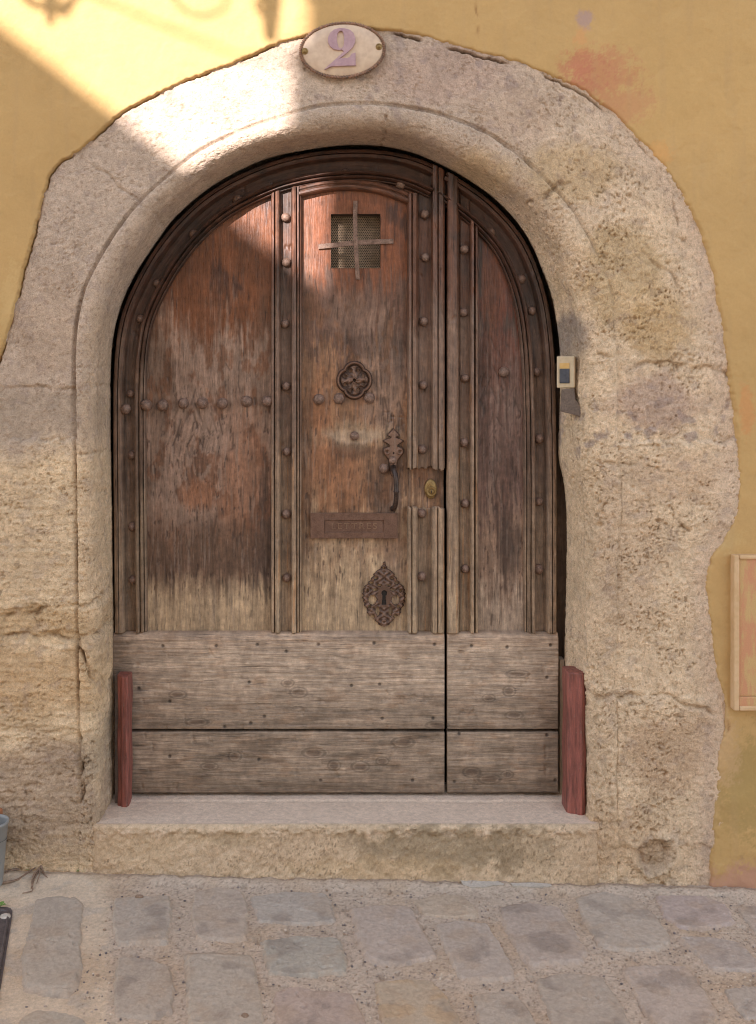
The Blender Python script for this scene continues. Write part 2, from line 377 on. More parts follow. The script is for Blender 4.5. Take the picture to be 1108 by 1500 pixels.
# irregular hole left by a broken fixing near the foot of the right jamb
def build_surround():
    nb, nr, nv, nd = 118, 46, 52, 8
    dirO = Oc - Gc; dirO /= np.linalg.norm(dirO, axis=1, keepdims=True)
    Oe = Oc + dirO * 0.055
    dI = Gc - Ic; dI /= np.linalg.norm(dI, axis=1, keepdims=True)
    frac = np.linspace(0, 1, NU)
    right = sm(0.55, 0.68, frac)                                  # the right half is far more worn
    splay = 0.006 + 0.026 * right
    Fp = Ic + dI * splay[:, None]
    P = []; gd = []
    for a in np.linspace(0, 1, nb, endpoint=False):
        q = Oe + (Gc - Oe) * a; P.append(np.c_[q[:, 0], np.full(NU, 0.004), q[:, 1]]); gd.append(np.linalg.norm(q - Gc, axis=1))
    flat = sm(1150, 1205, (ZC - Gc[:, 1]) / S + PY)
    dep = (0.055 + 0.03 * right) * (1 - flat) + .002 * flat
    for b in np.linspace(0, 1, nr, endpoint=False):
        th = b * math.pi / 2; q = Gc + (Fp - Gc) * math.sin(th) ** 1.0
        P.append(np.c_[q[:, 0], dep * (1 - math.cos(th)) - 0.010 * math.sin(2 * th) * (1 - 0.5 * right) * (1 - flat), q[:, 1]]); gd.append(np.linalg.norm(q - Gc, axis=1))
    for c in np.linspace(0, 1, nv, endpoint=False):
        q = Fp + (Ic - Fp) * c; P.append(np.c_[q[:, 0], dep + (0.205 - dep) * c, q[:, 1]]); gd.append(np.full(NU, 1.0))
    for c in np.linspace(0, 1, nd):
        P.append(np.c_[Ic[:, 0] + dI[:, 0] * .05 * min(1, c * 6), np.full(NU, 0.205 + 0.37 * c), Ic[:, 1] + dI[:, 1] * .05 * min(1, c * 6)]); gd.append(np.full(NU, 1.0))
    P = np.stack(P, 1); gd = np.stack(gd, 1); nV = P.shape[1]
    t1 = np.gradient(P, axis=0); t2 = np.gradient(P, axis=1); nrm = np.cross(t1, t2); nrm /= np.linalg.norm(nrm, axis=2, keepdims=True) + 1e-9
    if nrm[NU // 2, 20, 1] > 0: nrm = -nrm                         # towards the street / the opening
    X, Y, Z = P[..., 0], P[..., 1], P[..., 2]
    px, py = X / S + PX, (ZC - Z) / S + PY
    rt = right[:, None] + 0 * X
    low = sm(620, 760, py) * (1 - rt)
    R = 0.46 + 0.70 * rt + 0.40 * low
    edge = np.arange(nV)[None, :] / nb
    rim = np.exp(-((edge - 0.16) / 0.14) ** 2) * rt                  # smoother, greyer outer border on the right
    R = R * (1 - 0.45 * rim)
    lrg = fbm(X * 4, Y * 4, Z * 4, 3, 11); mid = fbm(X * 17, Y * 17, Z * 17, 3, 21); fin = fbm(X * 62, Y * 62, Z * 62, 3, 31, 0.6); vf = perlin(X * 260, Y * 260, Z * 260, 36)
    lay = fbm(X * 9, Y * 9, Z * 46, 3, 41)
    pm = sm(0.0, 0.30, fbm(X * 7, Y * 7, Z * 7, 2, 51) + 0.10 * rt + 0.10 * low)
    pw = .006 * fin
    pit = np.maximum(pits(X + pw, Y, Z + pw, .0085, .50 * pm, .22, .58, 61), pits(X + pw, Y, Z, .021, .30 * pm, .20, .56, 62))
    pit = np.maximum(pit, .8 * sm(.22, .5, fbm(X * 70 + 1.2 * fin, Y * 70, Z * 82 + 1.2 * mid, 4, 61, .75) * 1.2 + 0.35 * perlin(X * 24, Y * 24, Z * 24, 66)) * pm)
    d = 0.007 * lrg * (0.5 + 0.6 * rt) + R * (0.0060 * mid + 0.0044 * fin + 0.0022 * vf) + 0.006 * lay * low - 0.0080 * pit * np.clip(R, 0, 1.1)
    g_w = ((1 - 0.75 * sm(0.625, 0.665, frac)) * (1 - flat))[:, None] * (0.75 + 0.5 * perlin(X * 6, 0 * X, Z * 6, 77))
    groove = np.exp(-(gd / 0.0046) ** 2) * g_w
    d -= 0.016 * groove
    wx = px + 5 * fin + 9 * mid; wy = py + 5 * fin + 7 * perlin(X * 24, Y * 24, Z * 24, 71)
    dirt = np.zeros_like(X)
    for line, dp, wd, dd in CRACKS:
        x0 = min(p[0] for p in line) - 30; x1 = max(p[0] for p in line) + 30; y0 = min(p[1] for p in line) - 30; y1 = max(p[1] for p in line) + 30
        m = (px > x0) & (px < x1) & (py > y0) & (py < y1)
        if not m.any(): continue
        e = np.exp(-(seg_dist(wx[m], wy[m], line) / (wd * .8)) ** 2) * np.clip(.55 + 1.5 * perlin(X[m] * 22, Y[m] * 22, Z[m] * 22, 78), .05, 1)
        d[m] -= dp * e; dirt[m] = np.maximum(dirt[m], .75 * dd * e)
    # stepped courses: each block stands a little proud or shy of its neighbour
    oe = np.full(X.shape, .5); L_ = np.linalg.norm(Oe - Gc, axis=1)
    for jj, a in enumerate(np.linspace(0, 1, nb, endpoint=False)): oe[:, jj] = np.abs(L_ * (1 - a) - L_ + .055)
    oe = np.where(np.arange(nV)[None, :] * (L_ / nb)[:, None] < .055, oe, -oe) + .010 * fbm(X * 30, 0 * X, Z * 30, 4, 131, .65)
    gap = np.exp(-((oe - .001) / .0028) ** 2) * (1 - rt) * sm(-.15, .15, perlin(X * 9, 0 * X, Z * 9, 79) + .1)
    d -= .020 * gap; dirt = np.maximum(dirt, .8 * gap)
    blk = np.zeros_like(X)
    for (a, b, c, e, h) in ((-200, 112, 566, 644, -.004), (-200, 112, 644, 890, .003), (-200, 165, 890, 932, -.006), (60, 165, 890, 925, .009), (-200, 165, 936, 1068, .004), (905, 1080, 535, 648, -.005), (905, 1080, 648, 770, .004), (895, 1060, 1022, 1240, .006)):
        blk += h * sm(a - 3, a + 3, wx) * (1 - sm(b - 3, b + 3, wx)) * sm(c - 3, c + 3, wy) * (1 - sm(e - 3, e + 3, wy))
    d += blk
    # broken fixing: raised lip round a rough hollow
    rr = np.hypot((wx - 958) / 34, (wy - 1252) / 30)
    d += 0.012 * np.exp(-((rr - 0.95) / 0.22) ** 2) - 0.012 * (1 - sm(0.5, 0.85, rr)) + 0.012 * np.exp(-((rr - 0.2) / 0.25) ** 2)
    d *= np.where(np.arange(nV)[None, :] > nb + nr + 36, 0.3, 1.0)
    V = P + nrm * d[..., None]
    V[..., 2] = np.where(V[..., 2] < -0.06, -0.06, V[..., 2])
    # ---- colour of the stone itself
    n1 = fbm(X * 8, Y * 8, Z * 8, 3, 81)
    left_hi = s2l((192, 170, 150)); left_lo = s2l((224, 196, 160)); rgt = s2l((222, 195, 163))
    lo = sm(615, 700, py + 60 * n1 + 25 * mid)[..., None]
    base = (left_hi * (1 - lo) + left_lo * lo) * (1 - rt[..., None]) + rgt * rt[..., None]
    c = blobs(px, py, base, [
        (60, 606, 130, 42, (174, 154, 134), .8), (70, 480, 60, 90, (184, 158, 134), .5), (50, 780, 110, 110, (206, 180, 148), .5), (60, 915, 120, 30, (196, 164, 124), .7),
        (40, 1000, 140, 60, (200, 166, 126), .7), (60, 1160, 130, 90, (178, 154, 132), .8), (135, 1110, 25, 55, (176, 156, 132), .7), (80, 1230, 120, 50, (184, 160, 134), .6),
        (650, 110, 120, 55, (186, 160, 142), .9), (760, 170, 70, 50, (190, 164, 142), .6), (840, 250, 70, 60, (196, 166, 124), .6), (910, 400, 80, 90, (194, 164, 120), .6),
        (960, 470, 60, 60, (190, 156, 106), .6), (845, 492, 24, 42, (158, 142, 128), .95), (960, 590, 90, 50, (186, 158, 140), .75), (1000, 700, 70, 45, (206, 176, 146), .7),
        (920, 800, 60, 160, (200, 172, 144), .5), (980, 1100, 80, 70, (190, 158, 128), .6), (960, 1252, 36, 32, (186, 164, 140), .8), (900, 1230, 90, 60, (192, 160, 126), .5),
        (140, 700, 28, 300, (200, 172, 142), .5), (860, 700, 26, 220, (206, 180, 148), .5), (700, 250, 60, 40, (206, 176, 134), .5)], n1)
    c = c * (1 + 0.20 * n1[..., None]) * (1 + 0.20 * fin[..., None]) * (1 + 0.10 * mid[..., None])
    rimc = (rim * 0.45)[..., None]; c = c * (1 - rimc) + s2l((198, 170, 150)) * rimc
    grey = (sm(0.12, 0.34, fbm(X * 21, Y * 21, Z * 21, 3, 91)) * (0.25 + 0.4 * sm(530, 640, py) * (1 - sm(640, 700, py)) * rt + 0.25 * (1 - sm(120, 240, py))))[..., None]
    c = c * (1 - grey) + s2l((150, 132, 126)) * grey
    och = np.clip(0.36 * pit * np.clip(R, 0, 1), 0, 0.75)[..., None]; c = c * (1 - och) + s2l((162, 122, 76)) * och
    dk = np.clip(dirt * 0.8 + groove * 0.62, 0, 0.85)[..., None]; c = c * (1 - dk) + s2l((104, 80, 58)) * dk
    # dark chips of grit caught in the surface
    gr = sm(0.40, 0.52, perlin(X * 120, Y * 120, Z * 120, 95))[..., None] * 0.4; c = c * (1 - gr) + s2l((128, 100, 76)) * gr
    # small grey scribble of numbers on the jamb
    for (x0, x1) in ((840, 844), (847, 850), (853, 857)):
        pass
    o = obj("stone_arch_surround", V, grid_faces(NU, nV), M_STONE, None, uv=None, col=np.clip(c, 0.01, 0.95), origin=(0, 0, 0))
    return tag(o, "weathered limestone arch with rounded inner moulding framing the old wooden door", "stone arch")
build_surround()

# ------------------------------------------------------------------ rendered house wall
def ground_z(x): return -0.0217 * (np.asarray(x) - 0.12)
house = thing("house_wall", (0, 0, 0), "yellow ochre rendered house wall with flaking edges round the stone arch", "wall")
def build_plaster():
    xs = np.r_[np.linspace(-5, -1.2, 20, endpoint=False), np.linspace(-1.2, 1.34, 640, endpoint=False), np.linspace(1.34, 5, 20)]
    zs = np.r_[np.linspace(-0.12, 2.68, 690, endpoint=False), np.linspace(2.68, 6.2, 20)]
    X, Z = np.meshgrid(xs, zs, indexing='ij'); nx, nz = X.shape
    line = Oc[::6]; poly = list(map(tuple, line)) + [(line[-1][0], -1), (line[0][0], -1)]
    ins = inside_poly(X, Z, poly)
    sd = np.full(X.shape, 1.0, f32); near = (X > -1.5) & (X < 1.35) & (Z < 2.7)
    sd[near] = seg_dist(X[near], Z[near], line.tolist())
    sd = np.where(ins, -sd, sd)
    px, py = X / S + PX, (ZC - Z) / S + PY
    n_big = fbm(X * 3, 0 * X, Z * 3, 3, 101); n_mid = fbm(X * 14, 0 * X, Z * 14, 3, 111); n_fin = fbm(X * 60, 0 * X, Z * 60, 3, 121); n_edge = fbm(X * 30, 0 * X, Z * 30, 4, 131, 0.65)
    rs = sm(480, 640, px); se = sd + (0.010 + .001 * rs) * n_edge + .010 * rs * n_mid + 0.0016 * perlin(X * 150, 0 * X, Z * 150, 141)
    thick = (0.0045 - .0030 * rs) + 0.003 * sm(-0.2, 0.3, fbm(X * 4, 0 * X, Z * 4, 2, 151))
    out = sm(-0.002 - .004 * rs, 0.004 + .014 * rs, se)
    trowel = fbm(X * 26 + 3 * n_mid, 0 * X, Z * 9, 3, 161)
    Y = 0.035 - (0.035 + thick) * out - 0.003 * n_big * out - 0.0024 * n_mid * out - 0.0007 * n_fin * (.4 + rs) - 0.0016 * trowel
    cr = []
    for ln, wd in (([(694,-60),(697,8),(702,38),(699,52)], 1.6), ([(1062,1045),(1068,1062),(1066,1072)], 2.2), ([(1040,1120),(1048,1095),(1052,1070)], 1.6), ([(1030,842),(1040,818),(1062,790)], 1.4)):
        cr.append(np.exp(-(seg_dist(px + 7 * n_edge, py + 7 * n_edge, ln) / wd) ** 2))
    cr = np.max(cr, 0); cr = cr * np.clip(.5 + 1.6 * perlin(X * 30, 0 * X, Z * 30, 181), 0, 1); Y += 0.003 * cr
    lump = sm(1040, 1070, py) * sm(1090, 1030, px) * (sd > 0); Y -= 0.006 * lump * n_mid
    base = np.empty(X.shape + (3,)); base[...] = s2l((190, 155, 104))
    c = blobs(px, py, base, [
        (880, 110, 60, 45, (182, 116, 92), .85), (915, 155, 45, 32, (184, 124, 96), .7), (850, 95, 22, 26, (186, 122, 94), .7), (856, 28, 14, 16, (170, 142, 134), .8), (850, 58, 12, 18, (204, 150, 100), .6),
        (968, 222, 24, 18, (210, 152, 92), .5), (1094, 600, 12, 40, (204, 132, 84), .4), (1078, 1300, 70, 40, (186, 140, 120), .8), (1090, 1150, 55, 90, (160, 136, 86), .65), (1050, 1230, 30, 60, (184, 150, 98), .5),
        (1060, 1095, 26, 60, (200, 164, 122), .6), (20, 470, 20, 90, (204, 174, 122), .4), (1000, 130, 160, 120, (194, 157, 103), .4), (1055, 790, 40, 20, (196, 166, 116), .5)], 1.6 * n_edge + 1.0 * n_mid + 1.1 * n_fin + 1.0 * perlin(X * 170, 0 * X, Z * 170, 143))
    run = sm(.05, .35, fbm(X * 24, 0 * X, Z * 1.6, 3, 171))[..., None] * .22; c = c * (1 - run) + s2l((176, 146, 106)) * run
    c = c * (1 + 0.10 * n_big[..., None]) * (1 + 0.06 * n_mid[..., None]) * (1 + 0.025 * n_fin[..., None])
    # bare, sandy feather edge with old pink paint where the render meets the stone
    eb = (np.exp(-(np.clip(se - 0.002, 0, 1) / 0.006) ** 2) * (0.45 + .2 * rs) * sm(0.05, 0.3, n_edge + .4 * n_fin))[..., None]; c = c * (1 - eb) + s2l((150, 116, 86)) * eb
    ck = (cr * 0.7)[..., None]; c = c * (1 - ck) + s2l((140, 100, 66)) * ck
    keep = (sd > -0.03).ravel()
    V = np.stack([X, Y, Z], -1).reshape(-1, 3); F = grid_faces(nx, nz, keep)
    V, F, c = compact(V, F, c.reshape(-1, 3))
    obj("render_coat", V, F, M_PLASTER, house, col=np.clip(c, .01, .95))
build_plaster()
v, f = join([box(-5, -1.6, .06, 6, -.3, 6.2), box(1.6, 5, .06, 6, -.3, 6.2), box(-1.6, 1.6, .60, 6, -.3, 6.2), box(-1.6, 1.6, .06, .60, 2.75, 6.2)])
obj("inner_masonry", v, f, M_DARK, house, smooth=False)

# ------------------------------------------------------------------ doorstep
def build_step():
    prof = []                                                       # (y, z) from the foot up the face and back over the top
    zt = 0.166
    for a in np.linspace(0, 1, 44, endpoint=False): prof.append((-0.010 + 0.003 * a, -0.05 + (zt - 0.028 + 0.05) * a))
    for a in np.linspace(0, 1, 14, endpoint=False):
        th = a * math.pi / 2; prof.append((-0.007 + 0.011 * (1 - math.cos(th)) - 0.006 * math.sin(2 * th), zt - 0.028 + 0.028 * math.sin(th)))
    for a in np.linspace(0, 1, 62): prof.append((0.004 + 0.30 * a, zt + 0.004 * sm(.50, .54, a)))
    prof = np.array(prof); nv = len(prof)
    xs = np.linspace((88 - PX) * S, (922 - PX) * S, 600); X = xs[:, None] + 0 * prof[:, 0]; Y = prof[:, 0][None, :] + 0 * X; Z = prof[:, 1][None, :] + 0 * X
    px = X / S + PX
    top = sm(0.146, 0.160, Z) * sm(-.004, .012, Y + 0 * X)
    ins = sm(116, 146, px) * (1 - sm(868, 894, px))                  # outside the opening the face dies into the jambs
    mid = fbm(X * 17, Y * 17, Z * 17, 3, 201); fin = fbm(X * 62, Y * 62, Z * 62, 3, 211, .6); vf = perlin(X * 230, Y * 230, Z * 230, 221); lg = fbm(X * 3, Y * 3, Z * 3, 2, 231)
    n = (1 - top)
    d = n * (0.0056 * mid + 0.0052 * fin + 0.0024 * vf) + top * (0.0018 * mid + 0.0008 * fin) + 0.004 * lg
    lip = np.exp(-((Z - 0.143) / 0.012) ** 2) * (1 - top); chip = sm(0.0, 0.3, fbm(X * 22, Y * 0, Z * 22, 3, 241) + .12)
    d += lip * (0.004 - 0.006 * chip)
    edge_fade = 1 - ins
    V = np.stack([X, Y - d * n + 0.040 * edge_fade * (1 - .4 * top), Z + d * top], -1)
    V[..., 2] += (-0.0217 * (X - .12)) * sm(0.12, 0.0, Z) - 0.0 * X
    base = np.empty(X.shape + (3,)); base[...] = s2l((208, 182, 152)); ed_ = (1 - sm(120, 230, px) * (1 - sm(800, 890, px)))[..., None]; base = base * (1 - ed_) + s2l((196, 168, 138)) * ed_
    py = (ZC - Z) / S + PY
    c = blobs(px, py, base, [(640, 1240, 150, 40, (150, 132, 106), .7), (420, 1245, 120, 26, (206, 178, 148), .5), (760, 1240, 70, 36, (168, 146, 118), .6), (560, 1270, 150, 20, (206, 176, 138), .5), (200, 1245, 80, 40, (206, 178, 144), .5), (330, 1225, 70, 16, (186, 162, 130), .5)], 1.2 * mid + fin)
    c = c * (1 + .22 * fin[..., None]) * (1 + .18 * mid[..., None])
    spk = (sm(0.28, .42, perlin(X * 150, Y * 150, Z * 150, 251)) * n * .55 * sm(-.2, .2, lg + mid))[..., None]; c = c * (1 - spk) + s2l((110, 92, 68)) * spk
    tc = s2l((224, 200, 178)) * (1 + .10 * mid[..., None] + .10 * fin[..., None])
    seam = (np.exp(-((Y - 0.154) / .004) ** 2) * .25 + np.exp(-((Y - .03) / .004) ** 2) * .22 * sm(-.1, .2, mid))[..., None]; tc = tc * (1 - seam) + s2l((140, 120, 104)) * seam
    t = np.clip(top + lip * .35 * sm(-.1, .3, mid), 0, 1)[..., None]; c = c * (1 - t) + tc * t
    o = obj("doorstep", V, grid_faces(len(xs), nv), M_STEP, None, col=np.clip(c, .01, .95), origin=(0, 0, 0))
    tag(o, "worn stone doorstep with pale grey tread below the wooden door", "doorstep")
build_step()

# ------------------------------------------------------------------ the houses across the street that shade the wall
def far(px, py, y=-6.63):
    """where the sun ray that reaches wall pixel (px, py) crosses the fronts across the street"""
    x, _, z = W(px, py); t = y / SUN.y
    return x + SUN.x * t, y, z + SUN.z * t
ax, _, az = far(0, 35); bx, _, bz = far(262, 238)
slope = (bz - az) / (bx - ax)
hx = far(424, 62)[0]; hx2 = far(450, 0)[0]; hz = far(412, 62)[2]
gx0 = -6.0; gz0 = az + slope * (gx0 - ax); gx1 = hx - 0.01; gz1 = az + slope * (gx1 - ax)
def prism(poly, y0, y1):
    n = len(poly); V = [(x, y0, z) for x, z in poly] + [(x, y1, z) for x, z in poly]
    return V, [tuple(range(n)), tuple(range(2 * n - 1, n - 1, -1))] + [(i, i + n, (i + 1) % n + n, (i + 1) % n) for i in range(n)]
gh = thing("gabled_house", (gx0, -9, 0), "pale rendered house with a tiled gable across the street", "house")
lx = 2 * gx0 - gx1
v, f = prism([(gx1, -0.3), (gx1, gz1 - .12), (gx0, gz0 - .12), (lx, gz1 - .12), (lx, -0.3)], -6.72, -11.5); obj("wall", v, f, M_FARWALL, gh, smooth=False)
v, f = join([prism([(gx1, gz1 - .115), (gx1, gz1), (gx0, gz0), (gx0, gz0 - .115)], -6.63, -11.6), prism([(gx0 - .002, gz0 - .115), (gx0 - .002, gz0), (lx, gz1), (lx, gz1 - .115)], -6.63, -11.6)])
obj("roof", v, f, M_TILE, gh, smooth=False)
th = thing("tall_house", (0, -9, 0), "unseen taller rendered house across the street, corner stepped to shape the shadow", "house")
v, f = prism([(hx, -.3), (hx, hz), (hx2, hz), (hx2, 6.30), (3.2, 6.30), (3.2, -.3)], -6.63, -11.5); obj("wall", v, f, M_FARWALL, th, smooth=False)  # unseen front, corner stepped to shape the edge of the sun patch
v, f = box(hx2 - .01, 3.4, -11.6, -6.60, 6.303, 6.42); obj("roof", v, f, M_TILE, th, smooth=False)
YL = -3.25                                              # unseen shadow casters added over the street, nearer than the houses
def fl(px, py): return np.array(far(px, py, YL))
def blocker(nm, px, py0, py1, r, arms, label):
    p0, p1 = fl(px, py0), fl(px, py1); h = p1[2] - p0[2]; t = thing(nm, p0, label, "blocker")
    v, f = lathe([(.006, 0), (r * .55, .006), (r * .62, h * .1), (r, h * .62), (r * 1.15, h * .64), (r * .4, h * .88), (r * .22, h)], 8); obj("blocker_body", *move((v, f), p0), M_CAST, t, smooth=False)
    for pts_, rad in arms:
        v, f = tube(catmull(np.array([fl(*q) for q in pts_]), 30), rad, 8); obj("scroll", v, f, M_CAST, t)
    top = p1; far_end = np.array([hx2 + .4, -6.55, 5.6]); v, f = tube([top, top + (far_end - top) * .5 - np.array([0, 0, .12]), far_end], .007, 6); obj("stay_wire", v, f, M_CAST, t)
blocker("corner_blocker", 398, 64, -60, .034, [(((398, 10), (385, 22), (376, 8), (384, -6)), .007)], "unseen added lantern hung over the street from the taller house opposite")
blocker("scroll_blocker", 76, 40, -30, .022, [(((28, -14), (48, 6), (76, 12), (100, 8), (120, -10)), .013), (((76, 12), (96, 24), (110, 8)), .009), (((250, -20), (268, 14), (300, 26), (330, 12), (338, -20)), .006)], "small unseen shape with scrolled arms, added over the street to cast shadows")

# ------------------------------------------------------------------ door
COLS = dict(dark=(62, 46, 38), red=(113, 68, 42), deep=(74, 46, 34), mauve=(140, 113, 96), orange=(146, 94, 62), brown=(96, 72, 56), tan=(172, 146, 116), grey=(160, 138, 118), plank=(176, 154, 133), planklo=(150, 130, 111))
def wood_tone(X, Z, U, Vv, kind, seed):
    """colour and gloss of the old varnish over the whole door, from where the weather reached it"""
    px = X / KD + PX; py = (ZC - Z) / KD + PY
    st = fbm(Vv * 90, 0 * X + seed, U * 3.2, 4, 301 + seed, .6)           # streaks along the grain
    bl = fbm(X * 9, 0 * X + seed, Z * 5, 4, 311 + seed, .6)
    fi = fbm(Vv * 300, 0 * X + seed, U * 14, 3, 321 + seed, .6)
    q = py + 80 * st + 80 * bl + 46 * fi
    C = {k: s2l(v) for k, v in COLS.items()}
    def lerp(a, b, t): return a * (1 - t[..., None]) + b * t[..., None]
    if kind == 'left':
        c = lerp(np.zeros(X.shape + (3,)) + C['red'], np.zeros(3) + C['deep'], sm(0.02, .30, bl + .5 * st))
        c = lerp(c, C['mauve'], sm(452, 505, q)); c = lerp(c, s2l((104, 78, 62)), sm(740, 800, q)); c = lerp(c, C['brown'], .6 * sm(780, 820, q) * (1 - sm(840, 870, q)))
        c = lerp(c, C['tan'], sm(835, 885, py + 40 * st + 22 * bl))
        n = 1.1 * st + .7 * bl
        c = blobs(px, py, 0, [], None) * 0 + c
        for (cx, cy, rx, ry, k, wt) in ((290, 450, 85, 60, 'red', .6), (360, 700, 50, 120, 'orange', .55), (290, 725, 30, 26, 'orange', .7), (385, 600, 16, 190, 'brown', .5), (385, 790, 24, 90, 'dark', .75), (330, 800, 80, 40, 'brown', .6), (230, 560, 26, 140, 'brown', .55), (345, 350, 80, 60, 'red', .5), (205, 760, 22, 120, 'brown', .5), (300, 640, 60, 40, 'mauve', .6)):
            d = np.hypot((px - cx) / rx, (py - cy) / ry) + .8 * n; c = lerp(c, C[k], wt * (1 - sm(.5, 1.15, d)))
        vs = sm(.06, .16, fbm(X * 17, 0 * X + 8, Z * 8, 4, 361, .65)) * (1 - sm(700, 850, py)) * sm(430, 500, py); c = lerp(c, s2l((112, 72, 48)), .7 * vs)
        ro = .30 + .16 * sm(520, 700, q) + .3 * sm(830, 880, q)
    elif kind == 'wicket':
        c = lerp(np.zeros(X.shape + (3,)) + s2l((126, 76, 50)), np.zeros(3) + C['deep'], sm(.05, .3, bl + .4 * st))
        c = lerp(c, s2l((98, 74, 62)), .8 * sm(390, 430, q)); c = lerp(c, s2l((142, 104, 74)), .85 * sm(500, 560, q)); c = lerp(c, s2l((156, 128, 100)), sm(735, 800, q)); c = lerp(c, C['tan'], sm(820, 880, q))
        n = 1.1 * st + .7 * bl
        for (cx, cy, rx, ry, k, wt) in ((470, 640, 26, 120, 'orange', .5), (560, 560, 42, 100, 'mauve', .65), (520, 640, 70, 24, 'tan', .55), (570, 700, 36, 60, 'brown', .8), (500, 700, 40, 60, 'orange', .4), (626, 700, 30, 40, 'brown', .8), (520, 465, 60, 40, 'mauve', .4), (450, 560, 10, 300, 'brown', .5), (575, 800, 20, 120, 'mauve', .4), (545, 505, 60, 20, 'dark', .4), (520, 660, 50, 16, 'dark', .5)):
            d = np.hypot((px - cx) / rx, (py - cy) / ry) + .8 * n; c = lerp(c, C[k], wt * (1 - sm(.5, 1.15, d)))
        vs = sm(.06, .16, fbm(X * 17, 0 * X + 18, Z * 8, 4, 371, .65)) * (1 - sm(760, 860, py)) * sm(400, 470, py); c = lerp(c, s2l((116, 78, 52)), .6 * vs)
        ro = .32 + .16 * sm(480, 640, q) + .25 * sm(780, 860, q)
    elif kind == 'right':
        c = lerp(np.zeros(X.shape + (3,)) + s2l((98, 54, 38)), np.zeros(3) + C['dark'], sm(0, .25, bl + .5 * st))
        c = lerp(c, s2l((116, 90, 78)), .85 * sm(470, 580, q)); c = lerp(c, s2l((134, 108, 88)), .8 * sm(720, 800, q)); c = lerp(c, C['grey'], sm(845, 900, q))
        for (cx, cy, rx, ry, k, wt) in ((740, 700, 20, 140, 'deep', .5), (748, 800, 22, 60, 'dark', .6), (712, 560, 12, 200, 'deep', .5), (720, 420, 20, 80, 'red', .4)):
            d = np.hypot((px - cx) / rx, (py - cy) / ry) + .9 * st + .6 * bl; c = lerp(c, C[k], wt * (1 - sm(.5, 1.15, d)))
        ro = .35 + .14 * sm(480, 640, q) + .25 * sm(800, 880, q)
    elif kind == 'arch':
        c = lerp(np.zeros(X.shape + (3,)) + s2l((80, 54, 42)), np.zeros(3) + s2l((58, 44, 37)), sm(-.05, .25, bl))
        c = lerp(c, s2l((118, 94, 78)), .9 * sm(430, 580, q)); c = lerp(c, s2l((142, 118, 96)), sm(640, 840, q))
        ro = .46 + .2 * sm(560, 800, q)
    elif kind == 'plank':
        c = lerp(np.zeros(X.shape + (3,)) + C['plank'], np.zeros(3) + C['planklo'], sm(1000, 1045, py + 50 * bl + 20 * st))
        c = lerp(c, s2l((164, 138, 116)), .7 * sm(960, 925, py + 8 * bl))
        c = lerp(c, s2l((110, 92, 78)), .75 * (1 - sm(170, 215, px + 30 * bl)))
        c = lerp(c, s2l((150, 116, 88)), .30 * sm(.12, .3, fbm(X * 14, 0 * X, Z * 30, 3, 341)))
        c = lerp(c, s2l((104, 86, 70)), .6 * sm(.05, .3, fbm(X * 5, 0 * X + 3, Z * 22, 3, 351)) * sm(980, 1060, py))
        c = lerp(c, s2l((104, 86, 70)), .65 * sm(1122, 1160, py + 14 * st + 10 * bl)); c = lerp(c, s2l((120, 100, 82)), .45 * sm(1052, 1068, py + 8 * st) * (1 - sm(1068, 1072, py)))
        ro = .72 + 0 * px
    else:                                                              # straight mouldings
        c = lerp(np.zeros(X.shape + (3,)) + s2l((106, 70, 52)), np.zeros(3) + s2l((72, 52, 42)), sm(-.05, .25, bl))
        c = lerp(c, s2l((128, 102, 85)), .9 * sm(390, 520, q)); c = lerp(c, s2l((152, 127, 103)), .9 * sm(560, 760, q)); c = lerp(c, s2l((168, 143, 116)), sm(800, 900, q))
        c = lerp(c, s2l((160, 108, 62)), .5 * sm(.18, .34, st) * sm(480, 620, py))
        ro = .46 + .24 * sm(480, 800, q)
    sf = (.35 + .65 * sm(430, 620, q))[..., None]
    c = c * (1 + .24 * fi[..., None] * sf) * (1 + .42 * st[..., None] * sf) * (1 + (.62 - .30 * sf) * bl[..., None])
    lift = sm(.16, .36, fbm(Vv * 160, 0 * X + 5 + seed, U * 6, 3, 331 + seed))[..., None] * .35 * sf
    c = c * (1 - lift) + s2l((142, 124, 110)) * lift                       # greyed raised fibres
    return np.clip(c, .01, .9), np.clip(ro, .3, .9)
KNOTS = [(422, 998), (438, 1012), (290, 1055), (345, 1105), (308, 1120), (590, 1085), (560, 1112), (528, 1120), (757, 985), (745, 1010), (752, 1045), (716, 1138), (742, 1132), (690, 1128), (640, 1060), (490, 1118), (262, 1015), (460, 1100), (715, 1020)]
NAILS = [(240, 944), (318, 944), (378, 942), (467, 942), (548, 940), (636, 942), (690, 944), (742, 946), (805, 943), (366, 997), (250, 1025), (368, 1057), (388, 1047), (330, 1062), (470, 1140), (560, 1050), (556, 1000), (634, 1050), (800, 990), (250, 1105), (205, 1006), (380, 1110), (515, 1002), (420, 952), (604, 1140), (812, 1140), (665, 1142), (672, 1072), (800, 1074)]
